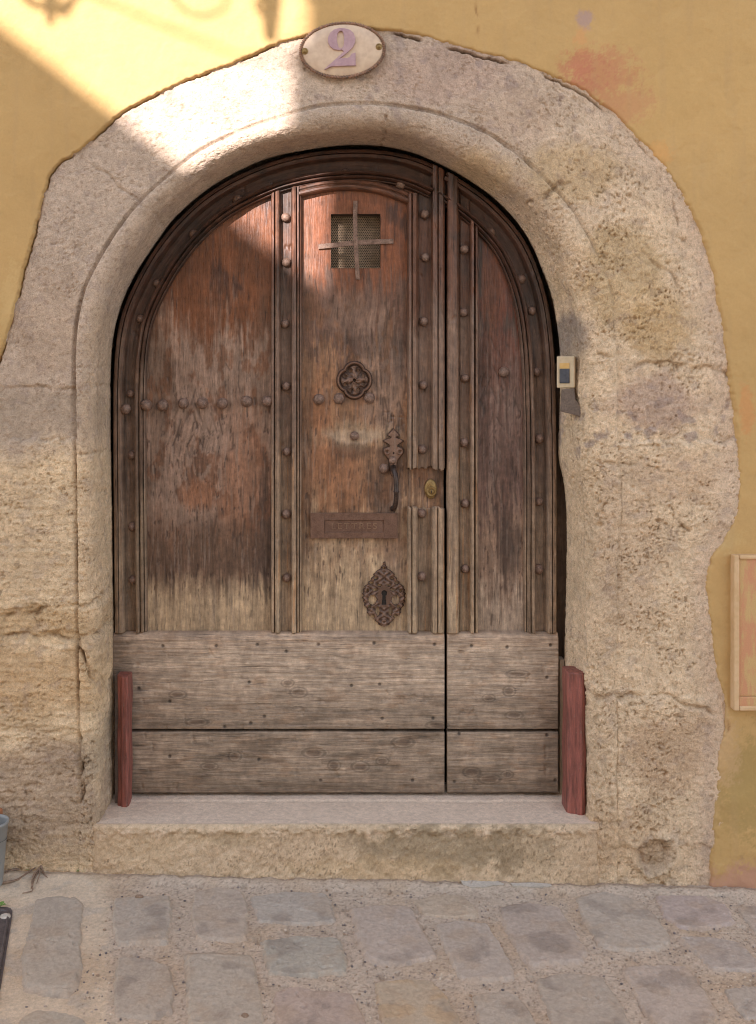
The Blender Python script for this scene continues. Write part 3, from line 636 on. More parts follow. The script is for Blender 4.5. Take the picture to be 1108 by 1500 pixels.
def strip(name, path, prof, kind, parent, z_end=None, seed=0, ybase=0.222, hs=1.0, gu=.0035, rag=(0, 0)):
    """a moulding: profile (t, h) in photo pixels, t to the left of the path direction seen from the street, swept along a path of world (x, z)"""
    path = np.asarray(path, float); d = np.r_[0, np.cumsum(np.linalg.norm(np.diff(path, axis=0), axis=1))]
    n = max(6, int(d[-1] / gu)); s = np.linspace(0, d[-1], n); path = np.stack([np.interp(s, d, path[:, k]) for k in (0, 1)], 1)
    tg = np.gradient(path, axis=0); tg /= np.linalg.norm(tg, axis=1, keepdims=True); nm = np.stack([tg[:, 1], -tg[:, 0]], 1)
    prof = np.asarray(prof, float); pd = np.r_[0, np.cumsum(np.hypot(*np.diff(prof, axis=0).T))]
    m = int(pd[-1] / 0.7); q = np.unique(np.r_[np.linspace(0, pd[-1], m), pd]); t = np.interp(q, pd, prof[:, 0]); h = np.interp(q, pd, prof[:, 1])
    T, H = t[None, :] * KD, h[None, :] * KD
    X = path[:, :1] + nm[:, :1] * T; Z = path[:, 1:] + nm[:, 1:] * T
    if z_end is not None:                                             # mitre: the top of every line of the profile stops on z_end(x)
        z0 = Z[0]; zt = z_end(X[-1]); f = np.linspace(0, 1, n)[:, None]; Z = z0 + (zt - z0) * f
    if rag[0] or rag[1]:
        rx = .7 * fbm(X[0] * 34, 0 * X[0], 0 * X[0] + seed, 3, 441) + .4 * np.sign(perlin(X[0] * 42, 0 * X[0], 0 * X[0] + seed, 442)) * .5; fa = np.clip(1 - s / .07, 0, 1)[:, None]; fb = np.clip(1 - (s[-1] - s) / .07, 0, 1)[:, None]; Z = Z + (rag[0] * fa + rag[1] * fb) * rx[None, :]
    U = s[:, None] + 0 * T; Vv = T + 0 * U + seed * .37
    ag = fbm(Vv * 120, 0 * Vv + seed, U * 5, 3, 401 + seed, .6); lo = fbm(X * 6, 0 * X, Z * 6, 2, 411 + seed); wr = perlin(Vv * 500, 0 * Vv, U * 20, 421 + seed)
    dent = sm(.30, .5, fbm(X * 40, 0 * X + seed, Z * 22, 2, 431))
    py = (ZC - Z) / KD + PY
    HH = H * hs * 1.75 * (1 + .10 * lo) + (h[None, :] > 0.5) * (.0016 * ag * (.5 + sm(450, 800, py)) + .0005 * wr - .0028 * dent)
    if kind == 'plank':
        pxx = X / KD + PX
        for kx, ky in KNOTS:
            r2 = np.hypot((pxx - kx) / 14, (py - ky) / 7); Vv = Vv + .006 * np.exp(-r2 ** 2) * np.sign(py - ky) * 1.0
    T0 = np.array([0.0]); Y = ybase - np.maximum(HH, -0.004)
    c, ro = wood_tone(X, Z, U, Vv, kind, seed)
    if kind == 'plank':
        kn = np.zeros_like(X); na = np.zeros_like(X); ring = np.zeros_like(X)
        for i, (kx, ky) in enumerate(KNOTS):
            r = np.hypot((pxx - kx) / (8 + 3 * (i % 3)), (py - ky) / (5 + 1.5 * (i % 2))); kn = np.maximum(kn, 1 - sm(.5, 1.0, r)); ring = np.maximum(ring, np.exp(-((r - 1.15) / .3) ** 2))
        for (kx, ky) in NAILS: na = np.maximum(na, 1 - sm(1.4, 3.4, np.hypot(pxx - kx, py - ky)))
        c = c * (1 - .6 * kn[..., None]) + s2l((90, 70, 56)) * .6 * kn[..., None]; c = c * (1 - .35 * ring[..., None]); c = c * (1 + .25 * (np.exp(-((pxx * 0 + ring - .5) / .2) ** 2) * (ring > .2))[..., None])
        c = c * (1 - .8 * na[..., None]) + s2l((54, 44, 38)) * .8 * na[..., None]; Y = Y + .003 * na
    else:
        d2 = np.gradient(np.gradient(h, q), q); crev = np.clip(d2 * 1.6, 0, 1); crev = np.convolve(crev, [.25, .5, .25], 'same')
        fl = (np.maximum(sm(5.0, 2.4, h) * .26, .75 * crev)[None, :] + 0 * X)[..., None] * (.75 + .5 * lo[..., None])       # shade painted into the sunk channels and creases of the moulding
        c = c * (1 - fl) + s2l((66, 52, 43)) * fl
    V = np.stack([X, Y, Z], -1)
    # close both ends down to the panel
    e0 = V[0].copy(); e0[:, 1] = ybase + .004; e1 = V[-1].copy(); e1[:, 1] = ybase + .004
    V = np.concatenate([e0[None], V, e1[None]]); c = np.concatenate([c[:1], c, c[-1:]]); ro = np.concatenate([ro[:1], ro, ro[-1:]])
    U = np.concatenate([U[:1], U, U[-1:]]); Vv = np.concatenate([Vv[:1], Vv, Vv[-1:]])
    uv = np.stack([Vv, U, 0 * U], -1)
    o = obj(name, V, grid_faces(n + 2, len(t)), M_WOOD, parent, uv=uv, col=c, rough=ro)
    return o
OUTL = catmull([DW(*p)[[0, 2]] for p in ((168,926),(167,800),(166,680),(166,570),(170,503),(180,455),(200,409),(228,362),(262,320),(304,283),(350,256),(400,236),(450,224),(500,218.5),(550,219),(602,228),(652,249),(700,279),(738,312),(768,350),(790,398),(804,450),(812,515),(815,600),(816,700),(816,800),(816,926))], 900)
iT = int(np.argmin(np.abs(OUTL[:, 0] - DW(652, 0)[0]) + 10 * (OUTL[:, 1] < DW(0, 400)[2])))
def outline_z(x):
    top = OUTL[(OUTL[:, 1] > DW(0, 560)[2])]; k = np.argsort(top[:, 0]); return np.interp(x, top[k, 0], top[k, 1])
leaf = thing("door_leaf", tuple(DW(408, 1160)), "wide left door leaf of dark studded wood with barred window and letter slot", "door", "leaves of the old arched door")
leaf2 = thing("door_leaf", tuple(DW(735, 1160)), "narrow right door leaf of dark studded wood without any fittings", "door", "leaves of the old arched door")
FRAME = [(0, -3), (.4, 5), (2.5, 8.5), (7, 9.8), (7.9, 6.6), (8.8, 9.4), (13.5, 9.2), (15.2, 6.6), (16.4, 2.4), (18, 1.4), (31, 1.6), (32.2, 5.5), (33.2, 9.6), (36, 10.6), (37.6, 8.2), (38.4, 5), (39.6, 8), (41.6, 8.8), (43.2, 5.4), (44.2, 3.2), (45.2, 5.4), (46.4, 4.6), (47.4, 1), (47.5, -3)]
TALL = [(0, -3), (.3, 4.4), (1.8, 7.6), (4.6, 8.4), (5.6, 4.6), (6.8, 8.2), (9, 10), (11.8, 9.6), (13.4, 7), (14.6, 2.2), (15.8, 1.4), (29.2, 1.4), (30.4, 3.4), (31.6, 9.2), (34.4, 10.4), (37, 9.4), (38, 5), (39, 7.6), (40.8, 7.8), (41.8, 4), (42.8, 5.4), (44.4, 4), (44.9, -3)]
MEET = [(0, -3), (.3, 4), (1.6, 8.2), (5, 9.8), (6.4, 7.4), (7.6, 9.8), (12, 10), (14.4, 7.6), (15.6, 3), (17, 1.4), (34.4, 1.6), (35.8, 3.6), (36.8, 9), (41, 10.8), (43, 10.4), (44, 7.6), (45.2, 10.2), (51, 9.8), (53.4, 8), (54.6, 5), (54.8, -3)]
MEET2 = [(0, -3), (.3, 7), (2, 9.8), (8, 11), (13.6, 10.4), (16.6, 8.4), (17.6, 4.4), (19, 6), (20.4, 3), (21.4, 1.4), (33.4, 1.6), (34.6, 4), (35.6, 8.8), (38.8, 10), (40, 6), (41, 4.2), (42.2, 7.6), (44.6, 7.6), (45.6, 4), (46.8, 2), (47, -3)]
WTOP = [(0, -3), (.4, 3), (3, 5.6), (6, 6.4), (8, 5), (10.5, 7), (13.5, 7.4), (15.5, 6.2), (17, 3), (17.4, -3)]
def flip(p): w_ = p[-1][0]; return [(w_ - t, h) for t, h in reversed(p)]
strip("arch_frame", OUTL[:iT], FRAME, 'arch', leaf, seed=1, hs=.95)
strip("arch_frame", OUTL[iT + 3:], FRAME, 'arch', leaf2, seed=2, hs=.95)
def upright(name, x0, y0, y1, prof, parent, seed, mitre=False, off=0.0, **k):
    a, b = DW(x0, y0)[[0, 2]], DW(x0, y1)[[0, 2]]
    return strip(name, [a, b], prof, 'upright', parent, z_end=(mitre if callable(mitre) else (lambda x: outline_z(x) - off)) if mitre else None, seed=seed, **k)
upright("stile", 397, 926, 250, TALL, leaf, 3, True, 47 * KD, hs=.90, rag=(.004, 0))
upright("stile", 596.7, 926, 744, MEET, leaf, 4, hs=.92, rag=(.002, .010))
upright("stile", 597.2, 686, 250, MEET, leaf, 5, lambda x: np.where(x < DW(615, 0)[0], DW(0, 284)[2], outline_z(x) - 2 * KD), hs=.92, rag=(.014, 0))
upright("stile", 654.6, 926, 250, MEET2, leaf2, 6, lambda x: np.where(x > DW(689, 0)[0], DW(0, 322)[2] - (x - DW(689, 0)[0]) * .9, outline_z(x) - 2 * KD), hs=.93)
strip("wicket_head", catmull([DW(*p)[[0, 2]] for p in ((434,272),(470,264),(500,261),(530,262),(565,268),(600,281),(612,288))], 80), WTOP, 'upright', leaf, seed=7, hs=.9)

def panel(name, x0, x1, y0, y1, kind, parent, seed, clip=None, hole=None):
    xs = np.linspace(x0, x1, int((x1 - x0) * KD / .003)); ys = np.linspace(y1, y0, int((y1 - y0) * KD / .003))
    if hole:
        for a in (hole[0], hole[1]): xs[np.argmin(np.abs(xs - a))] = a
        for a in (hole[2], hole[3]): ys[np.argmin(np.abs(ys - a))] = a
    px, py = np.meshgrid(xs, ys, indexing='ij')
    X = (px - PX) * KD; Z = ZC - (py - PY) * KD
    warp = .006 * fbm(X * 5, 0 * X, Z * 5, 2, 501 + seed)
    kn = np.exp(-(np.hypot((px - 285) / 45, (py - 640) / 70)) ** 2) if kind == 'left' else np.exp(-(np.hypot((px - 522) / 50, (py - 470) / 60)) ** 2) * .6
    Vv = X + warp + .020 * kn * np.sin((py - 640) / 30); U = Z + .03 * kn
    st = fbm(Vv * 110, 0 * X, U * 4, 3, 511 + seed, .6); sc_ = sm(.20, .38, fbm(Vv * 170 + .8 * st, 0 * X + 2, U * 24, 3, 521 + seed))
    Y = .224 - .0012 * st * (.4 + .6 * sm(430, 560, py)) + .0016 * sc_ * sm(430, 560, py) - .003 * fbm(X * 4, 0 * X, Z * 4, 2, 531)
    c, ro = wood_tone(X, Z, U, Vv, kind, seed)
    rgp = np.random.RandomState(40 + seed); mk = np.zeros(X.shape, f32)
    for (cx, cy, sx_, sy_, nn_) in {'left': ((285, 640, 30, 45, 46), (310, 690, 60, 110, 60), (350, 430, 40, 60, 14), (375, 800, 18, 50, 30)), 'wicket': ((560, 520, 34, 60, 40), (500, 520, 40, 100, 24), (578, 610, 14, 16, 26), (555, 700, 30, 30, 20), (520, 600, 60, 140, 30)), 'right': ((725, 640, 22, 90, 60), (745, 780, 14, 60, 26))}[kind]:
        for _ in range(nn_):
            gx_, gy_ = rgp.normal(cx, sx_), rgp.normal(cy, sy_); l_ = rgp.uniform(3, 13); t_ = rgp.normal(0, .16) + (.5 * np.sign(gx_ - cx) if cy == 640 and gy_ < 650 else 0)
            i_a, i_b = np.searchsorted(xs, (gx_ - 12, gx_ + 12)); jm = np.nonzero(np.abs(ys - gy_) < l_ + 8)[0]
            if i_b <= i_a or len(jm) == 0: continue
            sl_ = (slice(i_a, i_b), slice(jm[0], jm[-1] + 1))
            mk[sl_] = np.maximum(mk[sl_], rgp.uniform(.4, 1) * np.exp(-(seg_dist(px[sl_], py[sl_], [(gx_ - t_ * l_, gy_ - l_), (gx_ + t_ * l_ * .4, gy_ + l_)]) / rgp.uniform(.9, 1.7)) ** 2))
    Y = Y + .0018 * mk * sm(430, 560, py); mk = (mk * .78)[..., None]; c = c * (1 - mk) + s2l((62, 42, 32)) * mk
    gouge = (sc_ * .8 * sm(470, 620, py) * (1 - sm(860, 900, py)))[..., None]; c = c * (1 - gouge) + s2l((70, 50, 40)) * gouge
    if kind == 'wicket':                                               # bare worn patch and the dents below the rosette
        sp = (.7 * (1 - sm(.6, 1.1, np.hypot((px - 520) / 44, (py - 640 + .010 * (px - 520) ** 2 * .3) / 12) + .6 * st)))[..., None]; c = c * (1 - sp) + s2l((176, 150, 124)) * sp
        Y = Y + .003 * sp[..., 0] + .0035 * sm(.1, .4, fbm(X * 90, 0 * X, Z * 90, 2, 541)) * (1 - sm(.6, 1.1, np.hypot((px - 578) / 22, (py - 612) / 22)))
    keep = np.ones(X.shape, bool)
    if hole: keep &= ~((px > hole[0] + .01) & (px < hole[1] - .01) & (py > hole[2] + .01) & (py < hole[3] - .01))
    F = grid_faces(len(xs), len(ys))
    if hole:
        i0 = int(np.argmin(np.abs(xs - hole[0]))); i1 = int(np.argmin(np.abs(xs - hole[1]))); j0 = int(np.argmin(np.abs(ys - hole[2]))); j1 = int(np.argmin(np.abs(ys - hole[3]))); j0, j1 = min(j0, j1), max(j0, j1)
        nv = len(ys); fi, fj = F[:, 0] // nv, F[:, 0] % nv
        F = F[~((fi >= i0) & (fi < i1) & (fj >= j0) & (fj < j1))]
    V = np.stack([X, Y, Z], -1).reshape(-1, 3); uv = np.stack([Vv, U, 0 * U], -1).reshape(-1, 3); c = c.reshape(-1, 3); ro = ro.ravel()
    if clip is not None:
        ins = inside_poly(X, Z, clip).ravel(); F = F[ins[F].all(1)]
    V, F, uv, c, ro = compact(V, F, uv, c, ro)
    return obj(name, V, F, M_WOOD, parent, uv=uv, col=c, rough=ro)
tgo = np.gradient(OUTL, axis=0); tgo /= np.linalg.norm(tgo, axis=1, keepdims=True)
CLIP = [tuple(p) for p in (OUTL + np.stack([tgo[:, 1], -tgo[:, 0]], 1) * 24 * KD)[::5]]
CLIP = CLIP + [tuple(DW(792, 960)[[0, 2]]), tuple(DW(192, 960)[[0, 2]])]
panel("panel", 192, 420, 255, 936, 'left', leaf, 11, CLIP)
HOLE = (485, 558, 312, 392)
wk = panel("wicket_panel", 425, 651, 240, 936, 'wicket', leaf, 12, CLIP, HOLE)
panel("panel", 676, 800, 290, 936, 'right', leaf2, 13, CLIP)
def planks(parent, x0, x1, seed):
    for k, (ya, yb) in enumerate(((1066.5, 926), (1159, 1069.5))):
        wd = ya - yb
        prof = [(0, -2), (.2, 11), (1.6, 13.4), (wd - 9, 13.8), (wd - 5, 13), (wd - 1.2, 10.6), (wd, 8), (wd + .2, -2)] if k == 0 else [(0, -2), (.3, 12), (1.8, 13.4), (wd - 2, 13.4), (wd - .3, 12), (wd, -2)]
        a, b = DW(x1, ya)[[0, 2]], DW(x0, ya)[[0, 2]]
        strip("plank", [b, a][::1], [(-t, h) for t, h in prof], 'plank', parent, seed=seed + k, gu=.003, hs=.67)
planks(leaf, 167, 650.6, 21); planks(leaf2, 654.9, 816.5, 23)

fp = thing("gap_post", tuple(W(830, 1160, .27)), "added dark timber post filling the gap between right door leaf and stone jamb", "added post")
v, f = box((800 - PX) * .00217, (852 - PX) * .00217, .258, .30, .17, 1.52); v2 = np.array(v); uvb = np.stack([v2[:, 0] + v2[:, 1], v2[:, 2], v2[:, 1]], 1)  # post added so the gap reads dark brown instead of black
obj("post", v2, f, M_WOOD, fp, uv=uvb, col=np.tile(s2l((104, 84, 68)), (len(v2), 1)), rough=np.full(len(v2), .8), smooth=False)
# studs: rusty domed nail heads, each one a part of its leaf
def stud_mesh(r):
    V, F = lathe([(r * 1.02, -.006), (r, r * .10), (r * .95, r * .45), (r * .78, r * .78), (r * .48, r * 1.0), (r * .12, r * 1.08)], 12, 'y')
    V = [(x * (1 + .05 * math.sin(7 * x * 900)), y, z) for x, y, z in V]
    me = bpy.data.meshes.new("stud"); me.from_pydata(V, [], F); me.polygons.foreach_set("use_smooth", np.ones(len(me.polygons), bool)); me.materials.append(M_IRON); return me
SM, SB = stud_mesh(.0148), stud_mesh(.0172)
STUDS = [(SM, .0085, p) for p in ((419,318),(420,384),(418,474),(419.5,566),(420,662),(420,753.5),(420,847),(623,313),(623.5,377),(621,471),(620,564),(619,658.5),(618,752.5),(618,845))] + \
        [(SM, .0085, p) for p in ((681,365),(680,457.5),(682,554),(681,648.6),(682,738),(682,834))] + \
        [(SM, .0085, p) for p in ((284,343),(348,292),(506,254),(588,269.5),(230,415),(206,467),(192,577),(193,667),(194,772),(194.5,850),(719,340.5),(764,409),(779.5,455),(787,545),(790,643),(790,735),(790,834))] + \
        [(SB, .026, (185, 599)), (SB, .024, (215, 593)), (SB, .001, (237, 594)), (SB, .001, (268, 591)), (SB, .001, (296, 591)), (SB, .001, (325, 591)), (SB, .001, (361, 588)), (SB, .014, (392, 588)), (SB, .001, (467, 585)), (SB, .001, (497, 584)), (SB, .001, (542, 583)), (SM, .001, (520, 639)), (SM, .001, (563, 687)), (SB, .001, (740, 545))]
for me, hgt, (px, py) in STUDS:
    par = leaf if px < 652 else leaf2
    o = link("stud", me, par); p = DW(px + random.uniform(-.5, .5), py, .2235 - hgt)
    o.location = [float(a) for a in (p - np.array(par.location))]; o.rotation_euler = (random.uniform(-.12, .12), random.uniform(0, 6), random.uniform(-.12, .12)); k = random.uniform(.92, 1.08); o.scale = (k, k, k)

# barred peephole
x0, _, zt = DW(HOLE[0], HOLE[2]); x1, _, zb = DW(HOLE[1], HOLE[3])
v, f = join([box(x0 - .012, x0,   .2215, .29, zb - .012, zt + .012), box(x1, x1 + .012,   .2215, .29, zb - .012, zt + .012), box(x0, x1,   .2215, .29, zt, zt + .012), box(x0, x1,   .2215, .29, zb - .012, zb)])
v2 = np.array(v); v2[:, 1] = np.where(v2[:, 1] < .23, .2265, v2[:, 1]); uvb = np.stack([v2[:, 0] + v2[:, 1], v2[:, 2], v2[:, 1]], 1)
obj("peephole_lining", v2, f, M_WOOD, leaf, uv=uvb, col=np.tile(s2l((84, 64, 52)), (len(v2), 1)), rough=np.full(len(v2), .7), smooth=False)
def hexmesh(xa, xb, za, zb_, y, p=.0060):
    V, F = [], []; r0, r1 = p * .30, p / math.sqrt(3) * 1.01; j = 0; z = za
    while z < zb_:
        x = xa + (p / 2 if j % 2 else 0)
        while x < xb:
            b = len(V); yy = y + .004 * math.sin(x * 40) * math.sin(z * 33)
            for k in range(6):
                a = math.pi / 6 + k * math.pi / 3; V.append((x + r1 * math.cos(a), yy, z + r1 * math.sin(a))); V.append((x + r0 * math.cos(a), yy - .0005, z + r0 * math.sin(a)))
            for k in range(6): k2 = (k + 1) % 6; F.append((b + 2 * k, b + 2 * k2, b + 2 * k2 + 1, b + 2 * k + 1))
            x += p
        z += p * .866; j += 1
    return V, F
v, f = hexmesh(x0 - .004, x1 + .004, zb - .004, zt + .004, .275); obj("perforated_sheet", v, f, M_MESH, leaf, smooth=False)
def flatbar(pts, wd, th, horiz):
    V = []
    for (px, py), y in pts:
        c = DW(px, py, y)
        a = wd / 2 * KD
        o1, o2 = (np.array([0, 0, a]), np.array([0, 0, -a])) if horiz else (np.array([-a, 0, 0]), np.array([a, 0, 0]))
        V += [c + o1, c + o2, c + o2 + [0, th, 0], c + o1 + [0, th, 0]]
    F = [(0, 3, 2, 1)]; n = len(pts)
    for i in range(n - 1):
        for k in range(4): F.append((4 * i + k, 4 * i + (k + 1) % 4, 4 * i + 4 + (k + 1) % 4, 4 * i + 4 + k))
    F.append((4 * n - 4, 4 * n - 3, 4 * n - 2, 4 * n - 1)); return V, F
v, f = flatbar([((521, 293), .217), ((520.5, 312), .211), ((521, 350), .206), ((522.5, 375), .209), ((524.5, 409), .218)], 6.4, .006, False); bevel(obj("window_bar", v, f, M_IRON, leaf, smooth=False), .0012)
v, f = flatbar([((466.5, 360.5), .217), ((490, 358.5), .214), ((521, 355), .2125), ((550, 353.5), .214), ((577, 352.5), .217)], 7.4, .006, True); bevel(obj("window_bar", v, f, M_IRON, leaf, smooth=False), .0012)

# relief ornaments: a fine grid over the outline, height from the traced motif
def relief(name, x0, x1, y0, y1, hfun, m, parent, ybase=.2225, step=.45):
    xs = np.arange(x0, x1, step); ys = np.arange(y1, y0, -step); px, py = np.meshgrid(xs, ys, indexing='ij')
    h = hfun(px, py); keep = h > 0
    X = (px - PX) * KD; Z = ZC - (py - PY) * KD; Y = ybase - np.where(keep, h * 1.35, -2.5) * KD
    q = sm(.6, 4.2, h)[..., None]; c = (s2l((70, 50, 40)) * (1 - q) + s2l((128, 98, 80)) * q).reshape(-1, 3)  # hollows darker than high parts: cavity shade put into the tone
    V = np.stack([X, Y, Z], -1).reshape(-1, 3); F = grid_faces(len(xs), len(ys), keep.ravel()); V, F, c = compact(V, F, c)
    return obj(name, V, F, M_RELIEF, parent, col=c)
def rosette_h(px, py):
    x, y = (px - 519.5) / 26, (py - 557) / 28; a = np.arctan2(y, x); r = np.hypot(x, y)
    R = .80 + .17 * np.abs(np.cos(2 * a)) ** .7
    ring = np.exp(-((r - R + .06) / .07) ** 2) * 4.6
    inner = 2.6 * (np.cos(4 * a) * .35 + .75 + .35 * np.cos(8 * a + 9 * r) * np.sin(9 * r)) * sm(.9, .7, r / R)
    gap = sm(.42, .50, r) * sm(.76, .70, r) * sm(.30, .75, np.abs(np.sin(2 * a)) ** .6) * sm(-.4, .5, np.sin(8 * a + 1))
    boss = 2.4 * np.exp(-(r / .28) ** 2)
    hol = np.zeros(x.shape, bool)
    for k in range(8): an = math.pi / 8 + k * math.pi / 4; hol |= np.hypot(x - .56 * math.cos(an), (y - .56 * math.sin(an))) < (.115 if k % 2 else .09)
    h = np.maximum(ring, np.maximum(inner * (1 - .9 * gap), .5)) + boss; h = np.where(r < .085, .2, h)
    return np.where((r < R + .06) & ~hol, h, -1)
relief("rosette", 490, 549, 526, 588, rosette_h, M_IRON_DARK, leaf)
ESC = np.array([(0,0),(6,3),(10,6),(13,9),(15,13),(19,15),(23,17.5),(27,20),(31,23),(35,26.5),(37,29),(42,30.5),(48,31.5),(56,31),(62,29.5),(67,28),(69,24.5),(73,25.5),(78,23),(82,18),(85,13),(89,11),(93,7),(96,.5)], float)
def esc_h(px, py):
    cx = 563.5; dy = py - 824; dx = np.abs(px - cx + .4); hw = np.interp(dy, ESC[:, 0], ESC[:, 1], left=-5, right=-5) + .9 * np.sin(dy * 1.1)
    e = hw - dx
    h = 1.2 + 1.6 * sm(0, 3, e) - .5 * sm(3, 6, e) + 1.1 * np.sin(dx * .62 + np.sin(dy * .35) * 1.6) * np.sin(dy * .42 + .4)
    plate = np.hypot((px - cx) / 12, (dy - 50) / 20); h = h * sm(.75, 1.0, plate) + 2.2 * (1 - sm(.75, 1.0, plate))
    for (hx_, hy, rx, ry) in ((17, 56, 6, 7.5), (13, 41, 4.4, 2.2), (7, 34.5, 3.6, 2), (9.5, 73, 3, 7.5), (17, 80, 3.4, 3), (21, 66, 2.6, 2.4), (12, 24, 3.2, 1.8), (0, 9, 2, 1.8), (18.5, 31, 3.4, 2), (24.5, 42, 2.2, 3)):
        h = np.where(np.hypot((dx - hx_) / rx, (dy - hy) / ry) < 1, -1, h)
    scr = np.hypot(dx, dy - 88); h = h + 1.6 * (scr < 3.6) - 1.0 * (scr < 1.4)
    sp = np.hypot(dx - 17, dy - 80); h = np.where((sp < 6.4) & (sp > 3.4), 3.0, h)
    key = (np.hypot(px - cx, dy - 46) < 4) | ((dx < 2.3) & (dy > 46) & (dy < 60)) | ((dx < 3.1) & (dy > 56) & (dy < 63))
    h = np.where(key, -1, h)
    return np.where(e > 0, h, -1)
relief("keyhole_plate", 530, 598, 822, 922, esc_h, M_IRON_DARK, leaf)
v, f = prism([tuple(DW(563.5 + a, b)[[0, 2]]) for a, b in [(4.4 * math.cos(t), 870 + 4.6 * math.sin(t)) for t in np.linspace(math.pi * .75, math.pi * 2.25, 12)] + [(3.6, 888), (-3.6, 888)]], .2195, .2225)
obj("keyhole", v, f, M_DARK, leaf, smooth=False)
HP = np.array([(0,0),(4,5),(8,8.5),(10.5,9.5),(12,6),(13.5,5),(15,9),(17,14.5),(19,15.5),(22,11),(25,8.5),(27,9),(29,14.5),(33,15.8),(38,14),(42,11),(46,7.6),(52,6.4),(58,6),(65,5.4),(70,3)], float)
def handle_h(px, py):
    dy = py - 628; dx = np.abs(px - 577); hw = np.interp(dy, HP[:, 0], HP[:, 1], left=-5, right=-5); e = hw - dx
    h = 1.4 + 2.0 * sm(0, 3.2, e) + .8 * np.exp(-(dx / 2.2) ** 2)
    h = np.where(np.hypot((dx - 9) / 4.2, (dy - 24.5 - .25 * (9 - dx)) / 2.2) < 1, -1, h)
    sp = np.hypot(dx - 9.5, dy - 34); h = h + 1.5 * np.exp(-((sp - 3.6) / 1.1) ** 2) - .8 * (sp < 1.4)
    h = np.where(np.hypot(dx, dy - 36) < 1.2, .3, h)
    return np.where(e > 0, h, -1)
hd = thing("door_handle", (0, 0, 0), None, None); hd.parent = leaf
hd.location = [float(a) for a in (DW(577, 690) - np.array(leaf.location))]
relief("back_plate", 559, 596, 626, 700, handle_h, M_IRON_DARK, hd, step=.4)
p = DW(575.7, 674, .2165); v, f = lathe([(.006, -.004), (.0065, .012), (.0115, .016), (.0125, .021), (.010, .026), (.004, .0285)], 16, 'y'); obj("thumb_latch", *move((v, f), p), M_IRON, hd)
gp = [((576.5, 684), .214), ((577, 689), .198), ((579, 694), .188), ((580.2, 702), .184), ((580.4, 712), .182), ((580.4, 717.5), .182), ((580.4, 719), .182), ((580.4, 720.5), .182), ((580.2, 728), .184), ((579.8, 736), .190), ((578.4, 742), .199), ((576.5, 745.5), .212), ((576, 746), .222)]
v, f = tube([DW(a, b, y) for (a, b), y in gp], [.009, .009, .0082, .0076, .0072, .0074, .0105, .0074, .0076, .008, .008, .0095, .0095], 12); obj("grip", v, f, mat_metal("handled_iron", (50, 40, 36), (84, 68, 60), .38, .4), hd)

# letter plate
lp = thing("letter_plate", (0, 0, 0), None, None); lp.parent = leaf; lp.location = [float(a) for a in (DW(519, 789) - np.array(leaf.location))]
def pbox(xa, xb, ya, yb, y0, y1): a = DW(xa, ya); b = DW(xb, yb); return box(a[0], b[0], y0, y1, b[2], a[2])
v, f = join([pbox(455, 475.3, 752, 789, .210, .223), pbox(563, 583, 752, 789, .210, .223), pbox(475.3, 563, 752, 762.6, .2103, .223), pbox(475.3, 563, 780, 789, .2103, .223)])
bevel(obj("frame", v, f, M_BRONZE, lp, smooth=False), .001)
v, f = pbox(475.6, 562.7, 762.9, 779.7, .2145, .2225); obj("flap", v, f, M_BRONZE, lp, smooth=False)
def lettering(name, text, centre, size, depth, m, parent, sx=1.0, rot=(math.radians(90), 0, 0), spacing=1.0, font_bold=0.0):
    cu = bpy.data.curves.new(name, 'FONT'); cu.body = text; cu.size = size; cu.extrude = depth; cu.align_x = 'CENTER'; cu.align_y = 'CENTER'; cu.space_character = spacing; cu.offset = font_bold
    t = bpy.data.objects.new(name, cu); COLL.objects.link(t); t.rotation_euler = rot; t.scale = (sx, 1, 1); bpy.context.view_layer.update()
    ev = t.evaluated_get(bpy.context.evaluated_depsgraph_get()); me = bpy.data.meshes.new_from_object(ev); mw = t.matrix_world.copy(); bpy.data.objects.remove(t)
    me.transform(mw); V = np.array([v.co for v in me.vertices]) + np.asarray(centre); F = [tuple(p.vertices) for p in me.polygons]; bpy.data.meshes.remove(me)
    return obj(name, V, F, m, parent, smooth=False)
M_BRONZE_LIT = mat_metal("lit_bronze", (122, 94, 76), (144, 116, 94), 0.45, 0.3)  # lighter copy of the bronze, as if lit, so raised letters stand out
lettering("lettering", "LETTRES", DW(519, 771.5, .2138), .0275, .0014, M_BRONZE_LIT, lp, 1.15, spacing=1.28)

# brass cylinder lock
lk = thing("cylinder_lock", (0, 0, 0), None, None); lk.parent = leaf; lk.location = [float(a) for a in (DW(631.8, 731) - np.array(leaf.location))]
def oval(cx, cy, rx, ry, prof):
    V, F = lathe([(r, h) for r, h in prof], 28, 'y'); c = DW(cx, cy, .2225)
    return [(c[0] + x * rx * KD, c[1] + y, c[2] + z * ry * KD) for x, y, z in V], F
v, f = oval(631.8, 717, 9.2, 14.4, [(1.0, -.002), (1.0, .004), (.92, .0065), (.3, .007)]); obj("rose", v, f, M_BRASS, lk)
v, f = oval(632.2, 720.5, 7.8, 7.8, [(1.0, .004), (1.0, .010), (.86, .0125), (.74, .0115), (.1, .0118)]); obj("cylinder", v, f, M_BRASS, lk)
v, f = oval(632.6, 720.5, 3.6, 3.6, [(1.0, .010), (1.0, .0145), (.5, .0155), (.05, .0155)]); obj("plug", v, f, M_BRASS, lk)
v, f = pbox(632, 633.2, 718.6, 723, .2065, .2075); obj("key_slot", v, f, M_DARK, lk, smooth=False)

